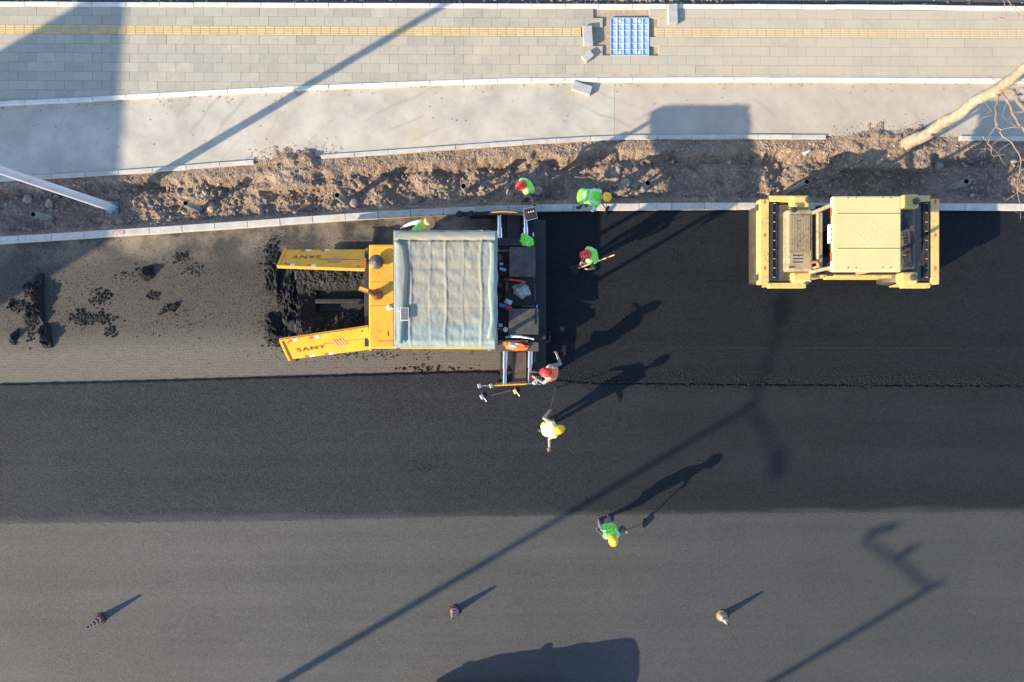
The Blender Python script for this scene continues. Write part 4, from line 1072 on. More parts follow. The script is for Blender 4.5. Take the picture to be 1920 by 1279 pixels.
# ------------------------------------------------------------------ road roller
RL = thing('road_roller', (9.25, 2.72, .078), 'cream-yellow tandem drum road roller with a square roof beside the kerb', 'roller')
ZR = .08
DX = (7.38, 11.02); DY0, DY1 = 1.62, 3.72; DR = .66
for dx in DX:
    prof = [(.20,-1.05),(.56,-1.05),(.60,-1.0),(DR-.01,-1.05),(DR,-1.04),(DR,1.04),(DR-.01,1.05),(.60,1.0),(.56,1.05),(.20,1.05)]
    d_ = MB().lathe((dx, (DY0+DY1)/2, ZR+DR), prof, 56, 'Y').build('drum', M['drum'], RL, smooth=True)
    for yy in (DY0-.04, DY1+.04): MB().lathe((dx, yy, ZR+DR), [(.12,-.05),(.2,-.04),(.2,.04),(.12,.05)], 16, 'Y').build('hub', M['steel_dark'], d_, smooth=True)
zF = 1.45
def rb(nm, x0, x1, y0, y1, z0, z1, m_, par=RL, bev=.02): return MB().span((x0,y0,z0),(x1,y1,z1)).build(nm, M[m_], par, bevel=bev)
def fx(px, z): return U(px, 0, z).x
def fy(py, z): return U(0, py, z).y
# yokes
for (bx0, bx1, ax0, ax1) in ((1425,1443,1443,1512), (1745,1762,1694,1745)):
    X_0, X_1 = fx(bx0,zF), fx(bx1,zF)
    yk = rb('yoke_beam', X_0, X_1, fy(533,zF), fy(373,zF), zF-.32, zF, 'roller_y', RL, .03)
    aX0, aX1 = sorted((fx(ax0,zF), fx(ax1,zF)))
    rb('yoke_arm', aX0+.002, aX1, fy(378,zF), fy(366.5,zF), zF-.22, zF, 'roller_y', yk, .02)
    rb('yoke_arm', aX0+.002, aX1, fy(540.0,zF), fy(530,zF), zF-.22, zF, 'roller_y', yk, .02)
    for yy in (DY0-.09, DY1+.05):
        sd = MB(); dx = DX[0] if bx0 < 1500 else DX[1]
        sd.hexa([(dx-.25,yy,.5),(dx+.25,yy,.5),(dx+.25,yy+.04,.5),(dx-.25,yy+.04,.5)], [(dx-.45,yy,zF-.23),(dx+.45,yy,zF-.23),(dx+.45,yy+.04,zF-.23),(dx-.45,yy+.04,zF-.23)])
        sd.build('side_plate', M['roller_y'], yk, bevel=.01)
    mb = MB()
    xx = X_1+.07 if bx0 < 1500 else X_0-.07
    mb.tube([(xx, fy(525,zF)+.02, zF+.01), (xx, fy(382,zF), zF+.01)], .022, 8)
    sb = mb.build('spray_bar', M['steel_dark'], yk, smooth=True)
    for k in range(9):
        yy = fy(520,zF)+k*.25; MB().box((xx+(.05 if bx0 < 1500 else -.05), yy, zF+.02), (.045,.018,.025)).build('nozzle', M['dull_white'], sb)
    sx0, sx1 = (fx(1444,1.43), fx(1457.5,1.43)) if bx0 < 1500 else (fx(1731,1.43), fx(1744,1.43))
    MB().span((sx0, fy(527,1.43), 1.385),(sx1, fy(380,1.43), 1.43)).build('gap_shade_bar', M['black'], yk, bevel=.01)  # black bar added to read as the shaded gap between beam and drum
    for yy in (fy(520,zF), fy(388,zF)):
        MB().box(((X_0 if bx0 < 1500 else X_1)+(-.03 if bx0 < 1500 else .03), yy, zF-.14), (.06,.16,.10)).build('headlight', M['steel_plate'], yk, bevel=.01)
    for k in range(3):
        MB().box(((X_0+X_1)/2, fy(510,zF)+k*.9+.1, zF+.004), (.05,.09,.008)).build('reflector', M['tape_r'], yk)
# knuckles on the arms
for (px0, px1, py0, py1, z) in ((1486,1519,366,392,1.62),(1486,1523,510,530,1.55),(1694,1724,364,391,1.68),(1691,1722,510,531,1.6)):
    rb('knuckle', fx(px0,z), fx(px1,z), fy(py1,z), fy(py0,z), z-.35, z, 'roller_y', RL, .06)
for (px, py, z) in ((1515,375,1.6),(1513,527,1.5),(1719,377,1.72),(1714,520,1.66)):
    c = U(px,py,z); MB().lathe((c.x,c.y,z-.06), [(.09,0),(.09,.08),(.05,.10)], 14).build('work_light', M['steel_plate'], RL, smooth=True)
# frames and hood
rb('front_frame', 8.02, 8.62, 1.75, 3.60, .55, 1.2, 'roller_y'); rb('rear_frame', 8.9, 10.5, 1.75, 3.60, .45, 1.15, 'roller_y')
MB().lathe((8.78, 2.67, .45), [(.22,0),(.22,.6),(.15,.65)], 18).build('articulation_joint', M['steel_dark'], RL, smooth=True)
zh = 1.72
hood = rb('engine_hood', fx(1477,zh), fx(1525,zh), fy(508,zh), fy(392,zh), 1.0, zh, 'roller_tan', RL, .06)
gy0, gy1 = fy(472,zh), fy(403,zh); gx0_, gx1_ = fx(1480,zh), fx(1518,zh)
MB().span((gx0_,gy0,zh-.002),(gx1_,gy1,zh+.004)).build('grille_recess', M['steel_brown'], hood)
for k in range(13):
    x_ = gx0_+(gx1_-gx0_)*(k+.5)/13; MB().span((x_-.014,gy0+.01,zh+.004),(x_+.014,gy1-.01,zh+.024)).build('grille_slat', M['roller_tan'], hood)
for k in range(3):
    y_ = gy0-.10-k*.09; MB().span((gx0_+.1,y_-.012,zh-.001),(gx0_+.36,y_+.012,zh+.006)).build('vent_slot', M['steel_dark'], hood)
MB().lathe((gx0_+.12, gy1+.13, zh-.001), [(.07,0),(.07,.04),(.05,.05)], 16).build('filler_cap', M['black'], hood, smooth=True)
MB().tube([(gx1_+.02, gy0-.3, zh-.05),(gx1_+.02, gy0-.3, zh+.22),(gx1_+.10, gy0-.3, zh+.30)], .04, 12).build('exhaust_pipe', M['rust'], hood, smooth=True)
for q_ in (gy0-.42, gy1+.2): MB().span((gx0_-.02,q_-.01,zh-.001),(gx0_+.14,q_+.01,zh+.02)).build('latch', M['steel_dark'], hood)
rb('hood_side', fx(1519,1.5), fx(1527,1.5), fy(505,1.5), fy(395,1.5), .9, 1.5, 'steel_dark', RL)
# deck, seat, console, rails
rb('operator_deck', fx(1532,1.25), fx(1712,1.25), fy(515,1.25), fy(385,1.25), 1.12, 1.25, 'steel_dark')
zr = 1.95
rl = MB(); p1, p2, p3, p4 = U(1560,385,zr), U(1534,395,zr), U(1534,500,zr), U(1560,508,zr)
rl.tube([p1,p2,p3,p4], .04, 10)
for p in (p2,p3): rl.tube([p, Vector((p.x,p.y,1.25))], .035, 10)
rl.build('handrail', M['roller_tan'], RL, smooth=True)
rb('front_panel', fx(1532,1.7), fx(1543,1.7), fy(500,1.7), fy(398,1.7), 1.25, 1.7, 'roller_tan')
rb('console', 8.55, 8.8, 2.3, 3.0, 1.25, 2.0, 'steel_dark'); st_ = rb('seat', 9.0, 9.5, 2.35, 2.95, 1.55, 1.72, 'black', RL, .05); rb('seat_back', 9.42, 9.55, 2.35, 2.95, 1.73, 2.3, 'black', st_, .05)
rb('seat_pedestal', 9.1, 9.4, 2.45, 2.85, 1.25, 1.55, 'steel_dark')
MB().tube([(8.72+.16*math.cos(k*math.pi/8),2.65+.2*math.sin(k*math.pi/8),2.05) for k in range(17)], .015, 8).build('steering_wheel', M['black'], RL, smooth=True)
# rear gear under a grey sheet of hoses and boxes
rb('rear_tank', fx(1688,1.5), fx(1717,1.5), fy(506,1.5), fy(392,1.5), 1.15, 1.5, 'steel_plate', RL, .06)
for i in range(16):
    c = U(rnd.uniform(1694,1714), rnd.uniform(400,500), 1.55); MB().box((c.x,c.y,1.54), (rnd.uniform(.06,.2),rnd.uniform(.06,.25),rnd.uniform(.06,.14)), rnd.uniform(-.4,.4)).build('fitting', M[rnd.choice(('steel_dark','steel_plate','steel_brown','walk'))], RL, bevel=.012)
mb = MB()
for i in range(6):
    mb.tube([U(1694+i*2,400+i*8,1.62), U(1706,430+i*6,1.68), U(1712-i,470+i*3,1.62), U(1698,495,1.58)], .014, 6)
mb.build('hydraulic_hose', M['black'], RL, smooth=True)
# lower side sill
for (y_, s) in ((1.76, -1), (3.54, 1)):
    MB().hexa([(8.1,y_,.75),(10.4,y_,.75),(10.4,y_+.05,.75),(8.1,y_+.05,.75)], [(8.2,y_,1.12),(10.5,y_,1.12),(10.5,y_+.05,1.12),(8.2,y_+.05,1.12)]).build('side_sill', M['roller_y'], RL, bevel=.015)
# roof
zq = 3.13; rx0, rx1, ry0, ry1 = fx(1561,zq), fx(1690,zq), fy(510,zq), fy(367.5,zq)
for x_ in (rx0+.15, rx1-.15):
    for y_ in (ry0+.15, ry1-.15): rb('roof_post', x_-.04, x_+.04, y_-.04, y_+.04, 1.25, zq-.12, 'roller_tan', RL, .01)
roof = rb('roof', rx0, rx1, ry0, ry1, zq-.12, zq, 'roller_roof', RL, .035)
for yy in (fy(402,zq), fy(467.5,zq)):
    MB().span((rx0+.10,yy-.012,zq+.001),(rx1-.07,yy+.012,zq+.022)).build('roof_rib', M['roller_roof'], roof, bevel=.006)
for px in (1590,1605,1655,1670):
    for py in (371,502):
        c = U(px,py,zq); MB().lathe((c.x,c.y,zq+.0005), [(.014,0),(.014,.008)], 8).build('roof_bolt', M['steel_plate'], roof)
nb_ = [0]
em = MB(); ce = U(1631, 436, zq)
def bar(ax_, ay_, bx_, by_, w_=.035):
    nb_[0] += 1; A, B = U(ax_,ay_,zq), U(bx_,by_,zq); d = (B-A); L_ = d.length; em.box(((A.x+B.x)/2,(A.y+B.y)/2,zq+.0015+.0007*nb_[0]), (L_,w_,.002), math.atan2(d.y,d.x))
bar(1604,437,1629,461); bar(1631,413,1655,437)
for k in range(3):
    x_, y_ = 1617+k*8.0, 449-k*8.5
    bar(x_, y_, x_+7, y_+6, .028)
bar(1614,446,1634,426,.02); bar(1622,452,1642,432,.02)
em.build('emblem', M['emblem'], roof)
for k in range(8):
    y_ = ry0+.04+(ry1-ry0-.08)*k/8
    if k in (0,1,6,7): MB().span((rx0-.008,y_,zq-.10),(rx0-.0005,y_+(ry1-ry0-.08)/8-.003,zq-.02)).build('hazard_strip', M['tape_r'] if k in (1,6) else M['white'], roof)
sg = MB().span((rx0-.05,fy(455,zq),zq-.16),(rx0-.012,fy(420,zq),zq-.02)).build('name_board', M['white'], roof)
for k in range(3): MB().span((rx0-.03,fy(452-k*10,zq),zq-.0195),(rx0-.02,fy(447-k*10,zq),zq-.017)).build('board_mark', M['blue'], sg)

# ------------------------------------------------------------------ people
def ik(A, B, l1, l2, pole):
    A, B = Vector(A), Vector(B); d = B-A; L_ = d.length
    if L_ > (l1+l2)*.995: d = d*((l1+l2)*.995/L_); L_ = d.length
    B = A+d; u = d.normalized(); x = (l1*l1-l2*l2+L_*L_)/(2*L_); h = math.sqrt(max(0, l1*l1-x*x))
    p = Vector(pole); p = (p-u*p.dot(u)).normalized(); return A+u*x+p*h, B
def capsule(mb, A, B, ra, rb_, n=12):
    A, B = Vector(A), Vector(B); d = (B-A); L_ = d.length
    u = d.normalized() if L_ > 1e-6 else Vector((0,0,1))
    ref = Vector((0,0,1)) if abs(u.z) < .9 else Vector((1,0,0)); x = u.cross(ref).normalized(); y = u.cross(x)
    rings = []
    for k in range(4): t_ = math.pi/2*(1-k/4) if k else math.pi/2*.97; rings.append((A-u*ra*math.sin(t_), ra*math.cos(t_)))
    rings.append((A, ra)); rings.append((B, rb_))
    for k in range(1, 5): t_ = math.pi/2*k/4 if k < 4 else math.pi/2*.97; rings.append((B+u*rb_*math.sin(t_), rb_*math.cos(t_)))
    b = len(mb.v)
    for c, r_ in rings:
        for k in range(n): t_ = 2*math.pi*k/n; mb.v.append(tuple(c+(x*math.cos(t_)+y*math.sin(t_))*r_))
    for i in range(len(rings)-1):
        for k in range(n): k2 = (k+1)%n; mb.f.append((b+i*n+k, b+(i+1)*n+k, b+(i+1)*n+k2, b+i*n+k2)); mb.m.append(0)
    mb.f.append(tuple(b+k for k in range(n))); mb.m.append(0)
    mb.f.append(tuple(b+(len(rings)-1)*n+k for k in reversed(range(n)))); mb.m.append(0)
def remesh(caps, voxel, name, smooth=2):
    mb = MB()
    for c in caps: capsule(mb, *c[:4])
    me_ = mb.mesh('tmp'); o = bpy.data.objects.new('tmp', me_); COL.objects.link(o)
    bm = bmesh.new(); bm.from_mesh(me_); bmesh.ops.recalc_face_normals(bm, faces=bm.faces); bm.to_mesh(me_); bm.free()
    r_ = o.modifiers.new('r', 'REMESH'); r_.mode = 'VOXEL'; r_.voxel_size = voxel
    if smooth: s_ = o.modifiers.new('s', 'SMOOTH'); s_.factor = .4; s_.iterations = smooth
    dg = bpy.context.evaluated_depsgraph_get(); out = bpy.data.meshes.new_from_object(o.evaluated_get(dg)); out.name = name
    bpy.data.objects.remove(o); bpy.data.meshes.remove(me_)
    out.materials.clear(); out.polygons.foreach_set('use_smooth', [True]*len(out.polygons))
    return out
def nearest(me_, caps):
    n = len(me_.polygons); c = np.zeros(n*3); me_.polygons.foreach_get('center', c); c = c.reshape(-1,3)
    best = np.full(n, 1e9); idx = np.zeros(n, int)
    for i, cp in enumerate(caps):
        A, B = np.array(cp[0]), np.array(cp[1]); d = B-A; L2 = max(1e-9, d@d)
        t_ = np.clip(((c-A)@d)/L2, 0, 1); dist = np.linalg.norm(c-(A+t_[:,None]*d), axis=1)-(cp[2]+(cp[3]-cp[2])*t_)
        w_ = dist < best; best[w_] = dist[w_]; idx[w_] = i
    return idx, c
def person(px, py, zh, heading, label, hat='red', vest='vest_g', sleeve='cl_black', trousers='cl_navy', z0=0., hip=.90, lean=10, feet=((.05,.11),(-.05,-.11)), hands=((.25,.25,.95),(.25,-.25,.95)), nod=0, feetz=(0,0), poles=None, side=0, back=0.0):
    """px,py,zh: where the head is; heading: direction faced; feet/hands (left, right) in the person's own frame (forward, left, up)"""
    H = R(heading); lean = R(lean)
    sp_ = Vector((math.sin(lean), math.sin(R(side)), math.cos(lean))).normalized()
    pel = Vector((0,0,hip)); chest = pel+sp_*.34; neck = pel+sp_*.53
    hd = Vector((math.sin(lean*.75+R(nod)), math.sin(R(side)), math.cos(lean*.75+R(nod)))).normalized()
    head = neck+hd*.17
    hw = U(px, py, z0+head.z+.06)
    Rz = Matrix.Rotation(H, 3, 'Z'); off = Vector((hw.x, hw.y, z0)) - Rz @ Vector((head.x+hd.x*.06, head.y, 0))
    off.z = z0
    W = lambda p: (Rz @ Vector(p)) + off
    caps = []
    def C(p, q, ra, rb_, m_): caps.append((W(p), W(q), ra, rb_, m_))
    lat = Vector((0,1,0))
    sh = [neck-sp_*.07+lat*.175, neck-sp_*.07-lat*.175]
    hips = [pel+lat*.09, pel-lat*.09]
    C(pel+lat*.07, pel-lat*.07, .125, .125, 'tr'); C(pel+sp_*.08+lat*.05, pel+sp_*.08-lat*.05, .12, .12, 'sl')
    C(pel+sp_*.18+lat*.05, pel+sp_*.18-lat*.05, .12, .12, 'sl'); C(chest+lat*.08, chest-lat*.08, .13, .13, 'sl'); C(neck-sp_*.08+lat*.12, neck-sp_*.08-lat*.12, .085, .085, 'sl')
    C(neck-sp_*.03, neck+hd*.08, .06, .052, 'sk')
    fw = hd.cross(lat)*-1
    if fw.x < 0: fw = -fw
    C(head+hd*.03-fw*.02, head+hd*.03+fw*.015, .094, .092, 'ha'); C(head-hd*.05+fw*.025, head+hd*.0+fw*.03, .066, .078, 'sk')
    C(head-hd*.085+fw*.05, head-hd*.08+fw*.055, .032, .032, 'sk')                                     # chin
    C(head+hd*.015+fw*.105, head-hd*.025+fw*.118, .010, .015, 'sk')                                   # nose
    C(head-hd*.055+fw*.092+lat*.018, head-hd*.055+fw*.092-lat*.018, .010, .010, 'mo')                 # mouth
    for s in (1,-1):
        C(head+hd*.02+fw*.094+lat*.032*s, head+hd*.02+fw*.094+lat*.036*s, .011, .011, 'ey')
        C(head+hd*.02+lat*.094*s, head-hd*.02+lat*.094*s, .017, .013, 'sk')                           # ears
    for i, s in ((0,1),(1,-1)):
        f = feet[i]; ank = Vector((f[0], f[1], .09+feetz[i]))
        kn, ank = ik(hips[i], ank, .43, .41, (1,.12*s,.15))
        C(hips[i], kn, .098, .066, 'tr'); C(kn, ank, .066, .046, 'tr')
        C(ank+Vector((-.04,0,-.045)), ank+Vector((.15,.02*s,-.055)), .042, .036, 'bo')
        hp_ = Vector(hands[i]); pole = (poles[i] if poles else (-.5, .6*s, -.6))
        el, wr = ik(sh[i], hp_, .29, .25, pole)
        C(sh[i], el, .062, .048, 'sl'); C(el, el+(wr-el)*.92, .047, .036, 'sl')
        d = (wr-el).normalized(); C(el+(wr-el)*.92, wr, .028, .027, 'sk')
        nrm = Vector((0,-s,-.35)); nrm = (nrm-d*nrm.dot(d)); nrm = nrm.normalized() if nrm.length > .05 else Vector((1,0,0)); sd = d.cross(nrm).normalized()
        for k in (-1.5,-.5,.5,1.5): C(wr+sd*k*.012, wr+d*.075+sd*k*.021, .017, .014, 'sk')
        for k, ln in zip((-1.5,-.5,.5,1.5), (.030,.037,.034,.025)):
            b0 = wr+d*.085+sd*k*.0225; b1 = b0+(d*.85+nrm*.5).normalized()*ln; b2 = b1+(d*.25+nrm*.95).normalized()*ln*.85
            C(b0, b1, .0105, .0098, 'sk'); C(b1, b2, .0098, .009, 'sk')
        th0 = wr+d*.02-sd*.03; th1 = th0+(d*.7-sd*.6+nrm*.3).normalized()*.042; C(th0, th1, .014, .012, 'sk'); C(th1, th1+(d*.85+nrm*.5).normalized()*.032, .0115, .0098, 'sk')
    me_ = remesh(caps, .0105, 'person')
    names = ['sk','sl','tr','bo','ha','ey','mo']; ms = [M['skin'], M[sleeve], M[trousers], M['shoe'], M['hair'], M['eye'], M['red']]
    for m_ in ms: me_.materials.append(m_)
    idx, _ = nearest(me_, caps); lut = np.array([names.index(c[4]) for c in caps])
    me_.polygons.foreach_set('material_index', lut[idx].astype(np.int32))
    body = new_obj('person', me_); tag(body, label, 'person')
    # vest: a shell around the torso
    vc = []
    def V(p, q, ra, rb_): vc.append((W(p), W(q), ra, rb_))
    V(pel+sp_*.02+lat*.07, pel+sp_*.02-lat*.07, .150, .150); V(pel+sp_*.16+lat*.065, pel+sp_*.16-lat*.065, .146, .146); V(chest+lat*.09, chest-lat*.09, .152, .152)
    V(neck-sp_*.075+lat*.145, neck-sp_*.075-lat*.145, .098, .098); V(pel+sp_*.25, pel+sp_*.05, .15, .15)
    vm = remesh(vc, .014, 'vest', 3)
    cc = np.zeros(len(vm.polygons)*3); vm.polygons.foreach_get('center', cc); cc = cc.reshape(-1,3)
    vm.materials.append(M[vest]); vm.materials.append(M['refl'])
    P = np.array(W(pel)); D_ = np.array(Rz @ sp_); Lw = np.array(Rz @ lat)
    tt = (cc-P)@D_; ll = np.abs((cc-P)@Lw)
    strip_ = ((np.abs(tt-.10) < .026) | (np.abs(tt-.26) < .026)) | ((np.abs(ll-.155) < .024) & (tt > .26))
    vm.polygons.foreach_set('material_index', strip_.astype(np.int32))
    # crumple the cloth
    for v in vm.vertices: v.co += v.normal*(.010*mn.noise(v.co*9)+.006*mn.noise(v.co*22))
    new_obj('vest', vm, body)
    # hat
    hm = MB(); hc = W(head+hd*.055); Q = Matrix((Rz@fw, Rz@lat, Rz@hd)).transposed()
    def loft(prof, el=1.16, n=28, brim=None):
        b = len(hm.v)
        for r_, h in prof:
            for k in range(n):
                t_ = 2*math.pi*k/n; ex_ = r_
                fx_ = r_*el*math.cos(t_)
                if brim and h <= brim[0]+1e-6 and math.cos(t_) > .2: fx_ += brim[1]*(math.cos(t_)-.2)
                hm.v.append(tuple(hc+Q@Vector((fx_, r_*math.sin(t_), h))))
        for i in range(len(prof)-1):
            for k in range(n): k2=(k+1)%n; hm.f.append((b+i*n+k,b+i*n+k2,b+(i+1)*n+k2,b+(i+1)*n+k)); hm.m.append(0)
        hm.f.append(tuple(b+(len(prof)-1)*n+k for k in range(n))); hm.m.append(0)
    if hat == 'straw':
        loft([(.20,-.01),(.205,0),(.16,.012),(.118,.02),(.112,.07),(.095,.105),(.05,.12),(.01,.123)], 1.05)
        ht = hm.build('straw_hat', M['straw'], body, smooth=True)
    else:
        loft([(.124,-.014),(.132,-.012),(.132,0),(.121,.004),(.120,.04),(.110,.075),(.086,.105),(.05,.122),(.012,.128)], 1.17, brim=(.0,.05))
        ht = hm.build('hard_hat', M['helm_r'] if hat == 'red' else M['helm_y'], body, smooth=True)
        rm = MB()
        for y_ in (-.028, 0, .028):
            rm.tube([hc+Q@Vector((.132*math.cos(t_), y_, .122*math.sin(t_)+.008)) for t_ in [math.pi*(.12+.76*k/10) for k in range(11)]], .008 if y_ else .011, 6)
        rm.build('ridge', M['helm_r'] if hat == 'red' else M['helm_y'], ht, smooth=True)
    return body, W, [W(h) for h in hands]

def tube_thing(name, parts, label, cat, loc):
    t_ = thing(name, loc, label, cat)
    for nm, pts, r_, m_ in parts: MB().tube(pts, r_, 10).build(nm, M[m_], t_, smooth=True)
    return t_
def shovel(hA, tip, blade, label, m_='wood'):
    """handle from tip through hand to blade on the ground"""
    tip, blade = Vector(tip), Vector(blade); t_ = thing('shovel', blade, label, 'shovel')
    d = (blade-tip).normalized(); MB().tube([tip, blade-d*.22], .017, 10).build('handle', M[m_], t_, smooth=True)
    x = d; y = Vector((0,0,1)).cross(d).normalized(); z = x.cross(y).normalized()
    vs_ = []
    for i in range(5):
        for j in range(5):
            f, g_ = i/4, j/4*2-1; wdt = .13 if f > .1 else .09
            if f == 1: wdt = .105
            vs_.append(blade+x*(f*.30-.24)+y*g_*wdt+z*(-.03*(1-g_*g_)+.03))
    fs_ = [(i*5+j, i*5+j+1, (i+1)*5+j+1, (i+1)*5+j) for i in range(4) for j in range(4)]
    b = MB().add(vs_, fs_).build('blade', M['steel_dark'], t_)
    so = b.modifiers.new('s', 'SOLIDIFY'); so.thickness = .008
    return t_

zm = .078
# 1 straw hat, between tractor and kerb
person(802, 416, 1.65, 34, 'worker in straw hat, green vest and white sleeves between paver and kerb', 'straw', 'vest_g', 'cl_white', 'cl_navy', 0.0, .90, 36,
       ((.16,.11),(-.14,-.11)), ((-.26,.40,1.02),(.28,-.22,1.05)), nod=5)
# 2 red helmet, stands on the soil working the control box
p2 = U(985, 350, 0); z2 = dirt_z(p2.x*.95, p2.y*.92)
person(978, 347, 1.6, 205, 'worker in red helmet with black sleeves, one arm outstretched over the soil', 'red', 'vest_g', 'cl_black', 'cl_black', z2, .90, 16,
       ((.08,.13),(-.06,-.13)), ((.10,.62,1.12),(.56,-.14,1.15)), nod=8, poles=((-.3,.4,-.6),(-.1,-.9,-.3)))
# 3 bending yellow helmet at the kerb
person(1138, 369, 1.2, -8, 'worker in yellow helmet bending forward at the kerb, blue sleeves', 'yellow', 'vest_g', 'cl_blue', 'cl_navy', zm, .84, 72,
       ((.16,.10),(-.02,-.18)), ((.0,.24,.62),(.40,-.28,.45)), nod=-12, feetz=(.09,.0), poles=((-.3,1,.6),(-.4,-.6,.3)))
# 5 red helmet in the paver's shadow, with a wooden-handled shovel
b5, W5, h5 = person(1099, 477, 1.65, 188, 'worker in red helmet holding a wooden-handled shovel in the shade behind the paver', 'red', 'vest_g', 'cl_black', 'cl_navy', zm, .90, 20,
       ((.20,.10),(-.08,-.12)), ((.18,.34,.93),(.40,.22,.72)), nod=8)
shovel(None, U(1152,478,1.22), U(1074,507,.09), 'shovel with pale wooden handle held by the worker in the shade')
# 6 orange vest at the screed end
b6, W6, h6 = person(1024, 699, 1.85, 172, 'worker in orange vest and red helmet at the end of the screed', 'red', 'vest_o', 'cl_grey', 'cl_black', zm, .90, 16,
       ((.06,.12),(-.06,-.12)), ((.46,.22,1.08),(-.02,-.50,1.25)), nod=10, poles=((-.4,.6,-.6),(-.8,-.4,-.2)))
# 7 yellow helmet with the measuring rod
b7, W7, h7 = person(1048, 806, 1.65, 12, 'worker in yellow helmet and pale vest holding a thin measuring rod', 'yellow', 'vest_p', 'cl_tan', 'cl_navy', zm, .90, 24,
       ((.14,.10),(-.14,-.12)), ((.16,.46,1.02),(-.02,-.48,1.10)), nod=8)
hl = h7[0]
tube_thing('measuring_rod', [('rod', [hl+Vector((0,-.05,.05)), U(1042,728,.07)], .011, 'alu'), ('tip', [U(1042,728,.07), U(1042,724,.062)], .016, 'steel_dark')], 'thin pale measuring rod held out over the fresh asphalt', 'rod', U(1042,728,.06))
# 8 yellow helmet walking with a shovel
b8, W8, h8 = person(1150, 1014, 1.68, -82, 'worker in yellow helmet and green vest walking with a dark shovel', 'yellow', 'vest_g', 'cl_navy', 'cl_jean', .060, .90, 8,
       ((-.06,.12),(.02,-.16)), ((.10,.46,1.0),(.02,-.32,.86)), nod=10)
hl = h8[0]; bl = U(1210, 979, .06)
shovel(None, hl+(hl-bl).normalized()*.20, bl, 'dark flat shovel with a thin handle dragged beside the walking worker', 'rust')
shv = None

# shovel of the bending worker
h3 = U(1130, 390, .5)
shovel(None, U(1128,380,.75), U(1139,396,.10), 'short dark-handled scraper in the bending worker\'s hand at the kerb', 'rust')

# ------------------------------------------------------------------ traffic cones
def cone(px, py, ang, style, label):
    p = U(px, py, 0); z = .060; t_ = thing('traffic_cone', (p.x,p.y,z), label, 'cone', 'traffic cones on the carriageway')
    oct_ = [(.175*math.cos(R(ang+22.5+45*k)), .175*math.sin(R(ang+22.5+45*k))) for k in range(8)]
    MB().prism([(p.x+q[0], p.y+q[1]) for q in oct_], z+.001, z+.035).build('base', M['black'] if style != 'faded' else M['cone_o'], t_, bevel=.008)
    Hc = .60; r_ = lambda h: .115-(.115-.03)*h/Hc
    bd = MB().lathe((p.x,p.y,z+.035), [(r_(0)+.02,0),(r_(.02),.03)]+[(r_(h),h) for h in (.1,.25,.4,.55,Hc-.035)], 24).build('cone_body', M['cone_r'] if style != 'faded' else M['cone_o'], t_, smooth=True)
    for h in ((.08,.15),(.22,.29),(.36,.43),(.48,.53)) if style != 'faded' else ((.12,.24),(.36,.48)):
        MB().lathe((p.x,p.y,z+.035), [(r_(h[0])+.003,h[0]),(r_(h[1])+.003,h[1])], 24).build('reflective_band', M['dull_white'], bd, smooth=True)
    MB().lathe((p.x,p.y,z+.575), [(.034,0),(.034,.03),(.03,.04),(.012,.045)], 16).build('cap', M['black'], bd, smooth=True)
cone(190, 1159, 10, 'red', 'red and white striped traffic cone standing alone, farthest from the other two cones')
cone(853, 1143, 30, 'red', 'red and white striped traffic cone next to the long lamp-post shadow')
cone(1352, 1153, 0, 'faded', 'faded yellowish traffic cone with worn white bands')

